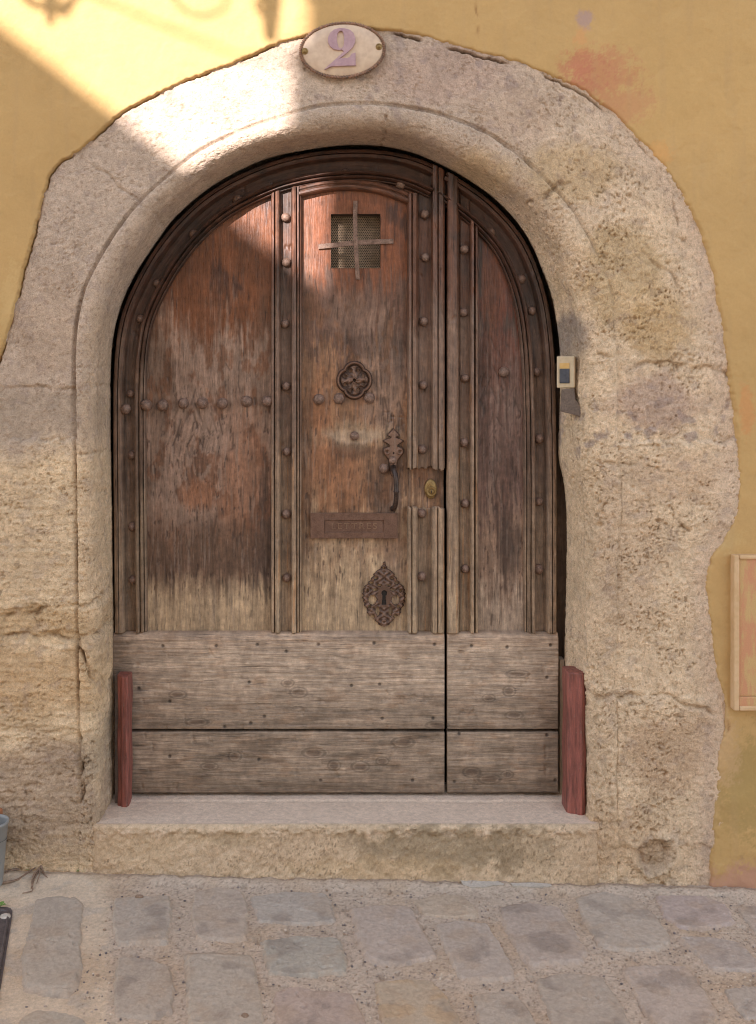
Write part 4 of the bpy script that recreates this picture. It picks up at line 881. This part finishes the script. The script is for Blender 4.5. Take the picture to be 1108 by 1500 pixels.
# ------------------------------------------------------------------ red jamb guards on the doorstep
def guard(name, px0, px1, y, pyt, zb, prof, label, lean=0.0):
    k = S * (D + y) / D; cx = ((px0 + px1) / 2 - PX) * k; wd = (px1 - px0) * k; zt = ZC - (pyt - PY) * k
    t = thing(name, (cx, y, zb), label, "jamb guard", "red iron guards at the door jambs")
    hs_ = np.r_[np.linspace(zb, zt - .008, 40), zt - .003, zt]; V = []
    n = len(prof)
    for i, z in enumerate(hs_):
        q = 1 - .06 * (i == len(hs_) - 1)
        for (a, b) in prof: V.append((cx + (a - .5) * wd * q + lean * (z - zb) + .0012 * math.sin(z * 31 + a * 5), y - b * .044 * q + .0008 * math.sin(z * 47 + a * 9), z))
    F = [(i * n + k_, i * n + (k_ + 1) % n, (i + 1) * n + (k_ + 1) % n, (i + 1) * n + k_) for i in range(len(hs_) - 1) for k_ in range(n)]
    F.append(tuple((len(hs_) - 1) * n + k_ for k_ in range(n)))
    o = obj("channel", V, F, M_GUARD, t, smooth=False); bevel(o, .0035, 3); return t, cx, wd, zt
t1, cx, wd, zt = guard("jamb_guard", 175, 193, .165, 985, .162, [(0, -.3), (0, .5), (.10, .8), (.34, .9), (.46, 1.05), (.85, 1.1), (1, .8), (1, -.3)], "red iron guard at the left jamb, dark grey along one edge")
k1 = S * (D + .165) / D
v, f = box(cx - wd / 2 - .010, cx - wd / 2 - .0003, .150, .172, .162, zt - .004); bevel(obj("edge_strip", v, f, M_STEEL, t1, smooth=False), .001)
t2, cx2, wd2, zt2 = guard("jamb_guard", 828, 860, .105, 981, .162, [(0, -1), (0, .5), (.12, .75), (.40, .80), (.46, .95), (.60, 1.0), (.80, .80), (.84, .55), (1, .30), (1, -1)], "wider red iron guard at the right jamb with a chipped white edge", 0.004)
v, f = box(cx2 + wd2 * .345, cx2 + wd2 * .38, .0755, .0775, zt2 - .10, zt2 - .012); obj("paint_chip", v, f, M_CREAM, t2, smooth=False)
v, f = box((820.5 - PX) * .00214, (828.5 - PX) * .00213, .212, .25, .166, .59); tag(obj("filler_strip", v, f, mat_metal("pale_strip_paint", (170, 152, 130), (190, 172, 150), .8, 0, 40), None, origin=((824 - PX) * .00213, .23, .166), smooth=False), "pale upright batten between right door leaf and red guard", "batten")

# ------------------------------------------------------------------ number plate
npl = thing("number_plate", W(502, 75, -.012), "oval cream enamel house number plate above the arch reading 2", "number plate")
rot = math.radians(3.0)
def rp(px, py, y): 
    dx, dy = px - 502, py - 75; c_, s_ = math.cos(rot), math.sin(rot)
    return np.array(W(502 + dx, 75 + dy, y))
def ell(rx, ry, prof, n=72, tilt=rot):
    V, F = [], []
    for q, h in prof:
        for k in range(n):
            a = 2 * math.pi * k / n; x = rx * q * math.cos(a) * S; z = ry * q * math.sin(a) * S
            V.append((x * math.cos(tilt) - z * math.sin(tilt), -h, x * math.sin(tilt) + z * math.cos(tilt)))
    for i in range(len(prof) - 1):
        for k in range(n): F.append((i * n + k, i * n + (k + 1) % n, (i + 1) * n + (k + 1) % n, (i + 1) * n + k))
    F.append(tuple((len(prof) - 1) * n + k for k in range(n))); return V, F
c0 = np.array(W(502, 75, -.004))
v, f = ell(60, 38.5, [(1, -.02), (1, .008), (.95, .011), (.6, .0135), (.1, .0145)]); obj("face", *move((v, f), c0), M_CREAM, npl)
V, F = [], []; nb_ = 92; n = 10
for i in range(nb_ * 4):
    a = 2 * math.pi * i / (nb_ * 4); b = .0058 * (.78 + .3 * math.cos(nb_ * a)); ex, ez = 61 * S * math.cos(a), 39.5 * S * math.sin(a)
    nx_, nz_ = math.cos(a) / 61, math.sin(a) / 39.5; l_ = math.hypot(nx_, nz_); nx_ /= l_; nz_ /= l_
    for k in range(n):
        t = 2 * math.pi * k / n; x = ex + b * math.cos(t) * nx_; z = ez + b * math.cos(t) * nz_; y = -.008 - b * math.sin(t)
        V.append((x * math.cos(rot) - z * math.sin(rot), y, x * math.sin(rot) + z * math.cos(rot)))
m_ = nb_ * 4
for i in range(m_):
    for k in range(n): F.append((i * n + k, i * n + (k + 1) % n, ((i + 1) % m_) * n + (k + 1) % n, ((i + 1) % m_) * n + k))
obj("rope_rim", *move((V, F), c0), M_ROPE, npl)
def crop_pt(x, y): return (400 + x / 5.54, 10 + y / 5.54)
def digit():
    """the figure 2, traced: closed bulb, swelling diagonal, flat foot"""
    outer = [(450, 300), (452, 262), (468, 228), (500, 203), (540, 192), (585, 194), (625, 206), (652, 232), (667, 270), (664, 305), (645, 345), (610, 380), (570, 412), (528, 440), (560, 432), (600, 434), (625, 424), (640, 398), (668, 390), (669, 490), (560, 493), (470, 498), (430, 517), (470, 478), (530, 425), (578, 378), (562, 362), (530, 366), (495, 358), (466, 336)]
    inner = [(520, 300), (518, 262), (524, 232), (538, 212), (556, 208), (572, 222), (580, 256), (581, 300), (576, 335), (562, 352), (543, 354), (528, 338)]
    cu = bpy.data.curves.new("digit", 'CURVE'); cu.dimensions = '2D'; cu.fill_mode = 'BOTH'; cu.extrude = .003; cu.bevel_depth = .0008
    for lp_, smooth_ in ((outer, False), (inner, True)):
        sp = cu.splines.new('POLY'); pts = np.array([crop_pt(*q) for q in lp_]); sp.points.add(len(pts) - 1); sp.use_cyclic_u = True
        for q, (a, b) in zip(sp.points, pts): q.co = ((a - 502) * S, -(b - 75) * S, 0, 1)
    t = bpy.data.objects.new("digit", cu); COLL.objects.link(t); t.rotation_euler = (math.radians(90), 0, 0); bpy.context.view_layer.update()
    me = bpy.data.meshes.new_from_object(t.evaluated_get(bpy.context.evaluated_depsgraph_get())); me.transform(t.matrix_world); bpy.data.objects.remove(t)
    Vd = np.array([q.co for q in me.vertices]); Fd = [tuple(p.vertices) for p in me.polygons]; bpy.data.meshes.remove(me)
    obj("digit", Vd + c0 + np.array([0, -.0155, 0]), Fd, M_LILAC, npl, smooth=False)
digit()
for (sx_, sy_) in ((447, 77.5), (555, 71)):
    p = np.array(W(sx_, sy_, 0)); p[1] = c0[1] - .011
    v, f = lathe([(.0095, -.002), (.0095, .002), (.007, .0035), (.0062, .002), (.0058, .0042), (.001, .0050)], 18, 'y'); obj("screw", *move((v, f), p), M_BRASS, npl)

# ------------------------------------------------------------------ doorbell, cement pad and slate scrap on the right jamb
def turned(t, vf, ang): 
    c_, s_ = math.cos(ang), math.sin(ang); o = np.array(world_loc(t)); return [tuple(o + (x * c_ - y * s_, x * s_ + y * c_, z)) for x, y, z in vf[0]], vf[1]
bp = W(829.5, 545, .095); bell = thing("doorbell", bp, "ivory doorbell with dark push button and amber name strip on the right jamb", "doorbell")
A = math.radians(-20)
bevel(obj("case", *turned(bell, box(-.027, .027, -.010, .03, -.048, .048), A), M_WHITEPL, bell, smooth=False), .004, 3)
bevel(obj("button", *turned(bell, box(-.018, .012, -.0145, -.008, -.034, .010), A), M_DARKPL, bell, smooth=False), .003, 3)
obj("name_strip", *turned(bell, box(-.0175, .0115, -.0125, -.008, .0105, .027), A), M_AMBER, bell, smooth=False)
pl = [(-.026, .040), (.022, .044), (.026, .010), (.046, -.010), (.052, -.044), (.010, -.034), (-.030, -.026)]
V = []
sp_ = W(833, 590, .085); sl = thing("slate_scrap", sp_, "dark broken slate scrap wedged into the jamb under the doorbell", "slate")
v, f = prism([(a * .8, b) for a, b in pl], -.003, .03); 
bevel(obj("slab", *turned(sl, (v, f), A), mat_mineral("dark_slate", tone=False, colr=(112, 98, 88), bumpd=.0008, fine=200, rough=.7), sl, smooth=False), .003)

# ------------------------------------------------------------------ meter box on the right
mb = thing("meter_box", W(1170, 1037, -.004), "ochre painted wall cupboard door with scraped orange patches on the right wall", "meter box")
def wbox(xa, xb, ya, yb, y0, y1): a = W(xa, ya); b = W(xb, yb); return box(a[0], b[0], y0, y1, b[2], a[2])
def box_tone(V):
    V = np.asarray(V); 
    return V
M_BOX = None
def mat_box():
    g = N("scraped_ochre_paint"); co = g.coord(); n1 = g.noise(co, 14, 5, .7, (1, 1, .35)); n2 = g.noise(co, 60, 4, .6, (1.6, 1, .25)); n3 = g.noise(co, 300, 4)
    k = g.rng(g.mul(n1, g.mul(n2, .35), 'ADD'), .66, .76, 0, 1)
    c = g.mix(L((196, 160, 108)), L((196, 140, 102)), k); c = g.scale(c, g.rng(n3, .3, .7, .93, 1.06)); return g.out(c, .7, g.bump(n3, .0003))
M_BOX = mat_box(); M_BOXF = mat_metal("box_frame_paint", (198, 162, 118), (212, 178, 138), .65, 0, 50, .0003)
fr = join([wbox(1070, 1078, 811, 1037, -.030, .03), wbox(1262, 1270, 811, 1037, -.030, .03), wbox(1078, 1262, 811, 817, -.0302, .03), wbox(1078, 1262, 1030, 1037, -.0302, .03)])
bevel(obj("frame", *fr, M_BOXF, mb, smooth=False), .004, 3)
bevel(obj("panel", *wbox(1077, 1263, 816, 1016, -.024, .02), M_BOX, mb, smooth=False), .002)
bevel(obj("lower_rail", *wbox(1077, 1263, 1016.5, 1031, -.027, .02), M_BOX, mb, smooth=False), .003)

# ------------------------------------------------------------------ street
def ground_pt(px, py):
    """photo pixel to the point of the sloping street it shows"""
    x = z = 0.0; y = -.3
    for _ in range(12):
        z = float(ground_z(x)); dep = (ZC - z) * D / ((py - PY) * S); x = (px - PX) * S * dep / D; y = dep - D
    return np.array([x, y, z])
STONES = {  # traced outlines in photo pixels
 'a': ((0,1260),[(140,145),(200,135),(320,140),(345,175),(330,270),(322,370),(338,440),(310,520),(280,555),(190,552),(90,525),(95,460),(88,400),(110,330),(130,220)],(150,138,126),"long upright grey sett at the left, between drain cover and pale mortar strip"),
 'b': ((0,1260),[(85,650),(150,618),(240,632),(320,645),(360,680),(370,800),(60,800)],(152,142,130),"grey sett cut by the lower left corner of the paving"),
 'c': ((0,1260),[(465,155),(560,150),(690,145),(695,220),(680,345),(570,350),(475,348),(458,250)],(150,138,128),"square grey sett with a dark crumb on it, below the left end of the step"),
 'd': ((0,1260),[(475,405),(590,410),(690,440),(700,540),(700,630),(600,650),(465,640),(470,500)],(148,134,122),"grey sett with a dark smudge, nearer than the square sett with a crumb"),
 'e': ((0,1260),[(790,130),(880,105),(980,125),(1005,190),(1000,330),(920,335),(800,325),(775,230)],(158,142,130),"pale square sett left of the bluish speckled one under the step"),
 'f': ((0,1260),[(750,385),(880,385),(1030,390),(1040,500),(1065,600),(1080,700),(1060,760),(760,760),(765,600)],(154,142,130),"large plain grey sett left of the blue grey block"),
 'g': ((350,1260),[(40,150),(200,130),(360,140),(400,250),(300,265),(200,262),(80,250)],(150,142,136),"speckled bluish sett close under the middle of the doorstep"),
 'h': ((350,1260),[(95,330),(240,318),(410,330),(430,420),(430,465),(250,475),(115,468)],(140,136,128),"smooth blue grey oblong sett in the second row"),
 'i': ((350,1260),[(140,540),(220,515),(280,530),(460,545),(520,660),(560,780),(200,780),(150,640)],(152,130,122),"purplish sett at the bottom, below the blue grey oblong"),
 'j': ((350,1260),[(450,200),(560,185),(700,190),(740,280),(810,400),(690,430),(580,435),(510,400)],(158,142,134),"large pinkish grey slanting sett with a ring mark in its upper part"),
 'k': ((350,1260),[(550,500),(700,485),(790,490),(840,560),(900,660),(960,780),(600,780),(580,640)],(164,144,120),"ochre stained sett at the bottom middle"),
 'l': ((350,1260),[(710,170),(800,145),(900,145),(950,190),(970,235),(850,238),(750,225)],(168,148,128),"small sandy sett under the pale slate chip by the step"),
 'm': ((350,1260),[(790,265),(900,250),(1010,265),(1060,350),(1110,440),(1120,490),(980,500),(900,495),(850,390)],(156,142,134),"grey slanting sett nearer than the small sandy one"),
 'n': ((350,1260),[(950,550),(1080,540),(1130,560),(1200,660),(1260,780),(1010,780)],(152,140,130),"grey sett at the bottom edge, right of the ochre stained one"),
 'o': ((708,1260),[(60,190),(180,170),(310,190),(370,290),(430,385),(400,425),(290,430),(200,440),(150,390),(90,290)],(154,138,130),"sett with a dark round stain right of centre"),
 'p': ((708,1260),[(370,150),(480,125),(640,165),(720,250),(770,350),(700,370),(560,375),(470,355),(400,240)],(158,146,136),"broad pale grey sett in front of the broken wall foot"),
 'q': ((708,1260),[(695,145),(900,150),(990,185),(1020,260),(930,280),(800,280),(740,240)],(156,138,136),"mauve sett with a sharp raised lower edge at the right"),
 'r': ((708,1260),[(790,320),(900,320),(1050,345),(1110,420),(1140,450),(1000,452),(930,445),(860,385)],(146,134,130),"dark narrow sett just nearer than the mauve one"),
 's': ((708,1260),[(210,480),(330,455),(480,470),(540,560),(600,670),(640,760),(320,760),(260,620)],(148,136,126),"large dull grey sett at the bottom, right of centre"),
 't': ((708,1260),[(560,440),(720,430),(830,440),(890,530),(960,640),(900,690),(700,690),(620,560)],(158,142,134),"wide pinkish sett near the lower right corner"),
 'u': ((708,1260),[(975,530),(1108,520),(1180,540),(1250,640),(1060,650)],(148,138,132),"grey sett cut by the right edge of the photo, lowest of those there"),
 'v': ((708,1260),[(1030,200),(1100,190),(1200,210),(1240,290),(1110,300)],(158,144,136),"pale sett at the right edge beside the pink painted wall foot")}
OUTL_S = {}
for k_, ((ox, oy), pts, col, lab) in STONES.items():
    q = np.array([ground_pt(ox + a / 2.77, oy + b / 2.77) for a, b in pts]); OUTL_S[k_] = q
def build_sett(k_, idx):
    (ox, oy), pts, col, lab = STONES[k_]; q = OUTL_S[k_][:, :2]; c = q.mean(0)
    cl = np.vstack([q, q[:1]]); n = 220; d = np.r_[0, np.cumsum(np.linalg.norm(np.diff(cl, axis=0), axis=1))]; s = np.linspace(0, d[-1], n, endpoint=False)
    ring = np.stack([np.interp(s, d, cl[:, j]) for j in (0, 1)], 1)
    for _ in range(7): ring = .5 * ring + .25 * (np.roll(ring, 1, 0) + np.roll(ring, -1, 0))
    nn = fbm(ring[:, 0] * 26, ring[:, 1] * 26, 0 * s + idx, 4, 601, .65) * .011; dirv = ring - c; dirv /= np.linalg.norm(dirv, axis=1, keepdims=True); ring = ring + dirv * (nn + .0075)[:, None]
    rr = np.r_[np.linspace(0.0005, .80, 34), np.linspace(.82, 1.0, 16), 1.02]
    P = c + (ring - c)[None] * rr[:, None, None]; X, Y = P[..., 0], P[..., 1]; R_ = rr[:, None] + 0 * X
    rg = np.random.RandomState(idx)
    h = .0090 + .004 * (rg.rand() - .5) - .010 * sm(.86, 1.0, R_) - .03 * (R_ > 1.01) - .002 * R_ ** 2
    mid = fbm(X * 15, Y * 15, 0 * X + idx, 3, 611); fin = fbm(X * 70, Y * 70, 0 * X + idx, 3, 621, .6)
    h += .0030 * mid + .0012 * fin - .004 * sm(.25, .5, perlin(X * 55, Y * 55, 0 * X + idx, 631)) * sm(.0, .3, mid)
    tx, ty = (rg.rand(2) - .5) * .03; h += tx * (X - c[0]) + ty * (Y - c[1])
    Z = ground_z(X) + h
    base = s2l(np.array([158, 147, 135]) * .5 * 1.17 + np.array(col) * .5 * np.array([1.18, 1.17, 1.14])); b = np.empty(X.shape + (3,)); b[...] = base
    warm = (sm(0, .3, fbm(X * 11, Y * 11, 0 * X + 9 + idx, 3, 641)) * .35)[..., None]; b = b * (1 - warm) + s2l((176, 152, 128)) * warm
    drk = (sm(.12, .34, fbm(X * 9, Y * 9, 0 * X + 4 + idx, 3, 651)) * .35)[..., None]; b = b * (1 - drk) + s2l((124, 112, 104)) * drk
    if k_ == 'o': e = (sm(.75, .45, np.hypot((X - c[0] - .01) / .085, (Y - c[1] + .03) / .07) + .5 * mid) * .38)[..., None]; b = b * (1 - e) + s2l((108, 96, 88)) * e
    if k_ == 'k': e = (sm(-.05, .25, mid) * .3)[..., None]; b = b * (1 - e) + s2l((186, 146, 96)) * e
    b *= (1 + .16 * fin + .10 * mid)[..., None]
    rim = (sm(.88, .99, R_ + .22 * fin + .12 * mid) * .45)[..., None]; b = b * (1 - rim) + s2l((188, 164, 142)) * rim   # sandy mortar smeared on the edges
    V = np.stack([X, Y, Z], -1); o = np.array([c[0], c[1], float(ground_z(c[0]))])
    tag(obj("paving_sett", V, grid_faces(len(rr), n, wrap=True), M_SETT, None, col=np.clip(b, .01, .9), origin=o), lab, "paving stone", "stone setts in the street paving")
for i_, k_ in enumerate(STONES): build_sett(k_, i_ + 1)
def build_ground():
    xs = np.r_[np.linspace(-14, -1.25, 24, endpoint=False), np.linspace(-1.25, 1.5, 640, endpoint=False), np.linspace(1.5, 14, 24)]
    ys = np.r_[np.linspace(-9, -.9, 24, endpoint=False), np.linspace(-.9, .05, 235), .6]
    X, Y = np.meshgrid(xs, ys, indexing='ij'); Zc = fbm(X * 2, Y * 2, 0 * X, 2, 701)
    mid = fbm(X * 16, Y * 16, 0 * X, 3, 711); fin = fbm(X * 75, Y * 75, 0 * X, 3, 721, .65); grit = perlin(X * 160, Y * 160, 0 * X, 731)
    vx = X; px = PX + X / S * D / (D + Y)
    left = 1 - sm(150, 172, px + 14 * mid)                          # smooth pale patch of newer mortar round the drain cover
    rgh = .35 + .65 * (1 - left)
    Z = ground_z(X) + .003 * Zc + .004 * mid * rgh + .0030 * fin * rgh + .0012 * grit * rgh
    foot = np.exp(-((Y + .005) / .022) ** 2); Z = Z + .010 * foot * (mid + .25) + .006 * np.exp(-((Y + .03) / .03) ** 2)
    Z = Z - .012 * sm(.3, .5, fbm(X * 26, Y * 26, 0 * X, 2, 741)) * (1 - left)
    c = np.empty(X.shape + (3,)); c[...] = s2l((200, 181, 162))
    l3 = left[..., None]; c = c * (1 - l3) + s2l((216, 195, 170)) * l3
    wrm = (sm(-.1, .3, fbm(X * 5, Y * 5, 0 * X, 3, 751)) * .5)[..., None]; c = c * (1 - wrm) + s2l((194, 166, 136)) * wrm
    gs = (sm(.22, .40, perlin(X * 130, Y * 130, 0 * X, 761)) * .55 * (1 - .8 * left))[..., None]; c = c * (1 - gs) + s2l((126, 110, 100)) * gs
    ws = (sm(.28, .42, perlin(X * 110, Y * 110, 0 * X + 3, 771)) * .4)[..., None]; c = c * (1 - ws) + s2l((204, 186, 166)) * ws
    bl = (sm(.15, .3, fbm(X * 12, Y * 12, 0 * X + 5, 3, 781)) * left * .4)[..., None]; c = c * (1 - bl) + s2l((176, 168, 160)) * bl
    c *= (1 + .16 * mid + .18 * fin)[..., None]
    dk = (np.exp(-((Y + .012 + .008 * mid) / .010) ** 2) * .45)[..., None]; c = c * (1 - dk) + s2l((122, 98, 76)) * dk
    tag(obj("street", np.stack([X, Y, Z], -1), grid_faces(len(xs), len(ys)), M_MORTAR, None, col=np.clip(c, .01, .9), origin=(0, 0, 0)), kind="structure")
build_ground()
# loose grit in the joints
rg = np.random.RandomState(5); V, F, CC = [], [], []
ico = [(0, 0, 1), (.9, 0, .4), (.28, .85, .4), (-.73, .53, .4), (-.73, -.53, .4), (.28, -.85, .4), (.73, .53, -.4), (-.28, .85, -.4), (-.9, 0, -.4), (-.28, -.85, -.4), (.73, -.53, -.4)]
icf = [(0, 1, 2), (0, 2, 3), (0, 3, 4), (0, 4, 5), (0, 5, 1), (1, 6, 2), (2, 7, 3), (3, 8, 4), (4, 9, 5), (5, 10, 1), (6, 7, 2), (7, 8, 3), (8, 9, 4), (9, 10, 5), (10, 6, 1)]
pts = np.stack([rg.uniform(-.75, 1.25, 5200), rg.uniform(-.85, -.02, 5200)], 1); ok = np.ones(len(pts), bool)
for q in OUTL_S.values(): ok &= ~inside_poly(pts[:, 0], pts[:, 1], [tuple(a) for a in q[:, :2]])
for x, y in pts[ok]:
    if x < -.63 and rg.rand() < .72: continue
    r = .0010 + .0036 * rg.rand() ** 3.5; b = len(V); sh = rg.uniform(.6, 1.2, 3); a = rg.rand() * 6
    tone = s2l(((184, 164, 148), (140, 128, 122), (210, 192, 172), (164, 140, 118), (112, 104, 102))[rg.randint(5)])
    for (p, q, t) in ico: V.append((x + r * sh[0] * (p * math.cos(a) - q * math.sin(a)), y + r * sh[1] * (p * math.sin(a) + q * math.cos(a)), float(ground_z(x)) + .0015 + r * .75 * sh[2] * t)); CC.append(tone)
    F += [tuple(i + b for i in t) for t in icf]
M_GRIT = mat_mineral("joint_grit", grain=(.85, 1.15), speck=.1, bumpd=.0002)
tag(obj("grit", V, np.array(F), M_GRIT, None, col=np.array(CC), origin=(0, 0, 0)), kind="stuff")

# ------------------------------------------------------------------ small things on the ground
dc = thing("drain_cover", ground_pt(-60, 1390), "dark cast iron drain cover with raised rim at the left edge", "drain cover")
def gquad(pts, z0, z1): 
    b = [ground_pt(*p) for p in pts]; n = len(b); V = [(p[0], p[1], p[2] + z1) for p in b] + [(p[0], p[1], p[2] + z0) for p in b]
    return V, [tuple(range(n))] + [(i, (i + 1) % n, (i + 1) % n + n, i + n) for i in range(n)]
outer = [(-150, 1333), (10, 1331), (16, 1333), (18.5, 1337), (17, 1350), (9, 1400), (1, 1450), (-14, 1540), (-220, 1540)]
mid_ = [(-150, 1337), (9, 1336), (13, 1338), (13.6, 1342), (12, 1352), (4, 1401), (-4, 1451), (-18, 1536), (-216, 1536)]
inn = [(-150, 1340), (8, 1340), (10.4, 1342), (10, 1352), (1.5, 1401), (-7, 1451), (-20, 1533), (-214, 1533)]
v, f = gquad(outer, -.02, .005); obj("frame", v, f, M_CAST, dc, smooth=False)
v, f = gquad(mid_, .004, .0085); obj("lid", v, f, M_CAST, dc, smooth=False)
rim_pts = [ground_pt(*p) + np.array([0, 0, .0085]) for p in ((-150, 1338.5), (8, 1338), (11.6, 1340), (11.4, 1352), (3, 1401), (-5.5, 1451), (-19, 1534))]
v, f = tube(rim_pts, .0035, 8); obj("rim", v, f, M_CAST, dc)
p = ground_pt(8, 1347); v, f = lathe([(.014, p[2] + .006), (.013, p[2] + .011), (.008, p[2] + .012)], 16); obj("corner_boss", *move((v, f), (p[0], p[1], 0)), M_SLATE, dc)
# grey plastic pot and terracotta pot just inside the left edge
def pot(nm, cx, cy, r0, r1, h, m, label, tilt=(0, 0)):
    z = float(ground_z(cx)) + .002; t = thing(nm, (cx, cy, z), label, "pot")
    prof = [(r0 * .98, 0), (r0, .002), (r0 + (r1 - r0) * .95, h * .95), (r1 * 1.03, h * .955), (r1 * 1.04, h), (r1 * .96, h), (r1 * .94, h * .95), (r0 * .92, .01)]
    V, F = lathe(prof, 40); V = [(cx + x + tilt[0] * q, cy + y + tilt[1] * q, z + q) for x, y, q in V]
    obj("body", V, F, m, t)
    v, f = lathe([(r1 * .93, 0), (r1 * .4, .003), (.003, .004)], 30); obj("soil", [(cx + x + tilt[0] * h * .8, cy + y + tilt[1] * h * .8, z + h * .72 + q) for x, y, q in v], f, M_DARK, t)
pot("plastic_pot", -.9965, -.076, .0290, .0445, .182, M_GREYPL, "grey plastic pot standing at the foot of the wall, left edge")
v, f = box(-1.075, -.985, -.026, -.014, .01, .222); ts = obj("terracotta_shard", v, f, M_TERRA, None, origin=(-1.03, -.02, .02), smooth=False); bevel(ts, .006); tag(ts, "terracotta piece leaning on the wall behind the grey pot", "terracotta piece")
# dry twigs
def twig(pts, r, lab):
    P3 = [ground_pt(a, b) + np.array([0, 0, z]) for a, b, z in pts]; P3 = np.array(P3); dense = catmull(np.c_[P3[:, 0], P3[:, 1], P3[:, 2]], 24)
    v, f = tube(dense, list(np.linspace(r * 1.25, r * .6, 24)), 7); o = obj("twig", v, f, M_TWIG, None, origin=P3[0]); tag(o, lab, "twig", "dry twigs at the wall foot")
twig([(-6, 1297, .004), (12, 1295, .006), (26, 1291, .005), (40, 1284, .010), (52, 1278, .014)], .0032, "longest dry twig, lying along the wall foot from the pot")
twig([(62, 1275, .018), (56, 1282, .012), (50, 1292, .006), (46, 1303, .004)], .0028, "bent dry twig pointing away from the wall, left of its bundle")
twig([(60, 1277, .014), (52, 1286, .016), (47, 1294, .008), (48, 1306, .004), (40, 1309, .004), (33, 1310, .003)], .0024, "hooked dry twig at the near end of the bundle")
twig([(60, 1276, .020), (64, 1283, .010), (70, 1289, .005)], .0028, "short dry twig pointing right")
twig([(8, 1281, .004), (20, 1279, .010), (34, 1276, .006)], .0034, "short thick dry twig close behind the grey pot")
twig([(58, 1279, .012), (58, 1288, .014), (54, 1297, .006)], .002, "thinnest dry twig in the middle of the bundle")
def sprig(px, py, n, lab, seed):
    p = ground_pt(px, py); t = thing("weed", p, lab, "weed", "tiny weeds at the wall foot"); r = random.Random(seed)
    v, f = tube([p + np.array([0, 0, -.004]), p + np.array([.002, -.002, .010])], .0012, 6); obj("stem", v, f, M_LEAF, t)
    for k in range(n):
        a = r.uniform(0, 6.28); l = r.uniform(.010, .017); wd = l * .38; up = r.uniform(.003, .010); b = p + np.array([.001, -.001, .006]); d = np.array([math.cos(a), math.sin(a), 0]); s_ = np.array([-math.sin(a), math.cos(a), 0])
        V = [b, b + d * l * .5 + s_ * wd + (0, 0, up), b + d * l + (0, 0, up * .8), b + d * l * .5 - s_ * wd + (0, 0, up), b + d * l * .5 + (0, 0, up * .7)]
        obj("leaf", V, [(0, 1, 4), (1, 2, 4), (2, 3, 4), (3, 0, 4)], M_LEAF, t)
sprig(44, 1276, 6, "tiny green weed by the twigs", 1); sprig(118, 1279, 7, "tiny green weed at the wall foot right of the twigs", 2); sprig(1, 1330, 5, "tiny green weed at the corner of the drain cover", 3)
def chip(pts, h, lab, ylift=0):
    b = [ground_pt(*p) for p in pts]; n = len(b); V = [(p[0], p[1], p[2] + h) for p in b] + [(p[0], p[1], p[2] - .01) for p in b]
    o = obj("slate_chip", V, [tuple(range(n))] + [(i, (i + 1) % n, (i + 1) % n + n, i + n) for i in range(n)], M_SLATE, None, origin=b[0], smooth=False); bevel(o, .002); tag(o, lab, "stone chip", "flat stone chips under the step")
chip([(676, 1295), (700, 1293), (722, 1296), (738, 1295), (737, 1301), (722, 1301), (710, 1304), (690, 1304), (680, 1301)], .010, "pale flat stone chip with a wavy front under the step")
chip([(749, 1299), (780, 1298), (806, 1300), (808, 1303), (775, 1303.5), (752, 1302)], .010, "long thin bluish stone chip under the right part of the step")
p = ground_pt(204, 1318) + np.array([0, 0, .006]); v, f = lathe([(.005, 0), (.0085, .002), (.007, .006), (.002, .008)], 9); tag(obj("pebble", [(p[0] + x * 1.5, p[1] + y * .8, p[2] + z) for x, y, z in v], f, M_TWIG, None, origin=p), "dark crumb lying on the square sett below the step", "pebble")
p = ground_pt(359, 1494) + np.array([0, 0, .006]); v, f = lathe([(.005, 0), (.008, .003), (.006, .007), (.002, .009)], 7); tag(obj("pebble", [(p[0] + x * 1.2, p[1] + y, p[2] + z) for x, y, z in v], f, M_TWIG, None, origin=p), "dark crumb at the bottom edge on the large plain sett", "pebble")
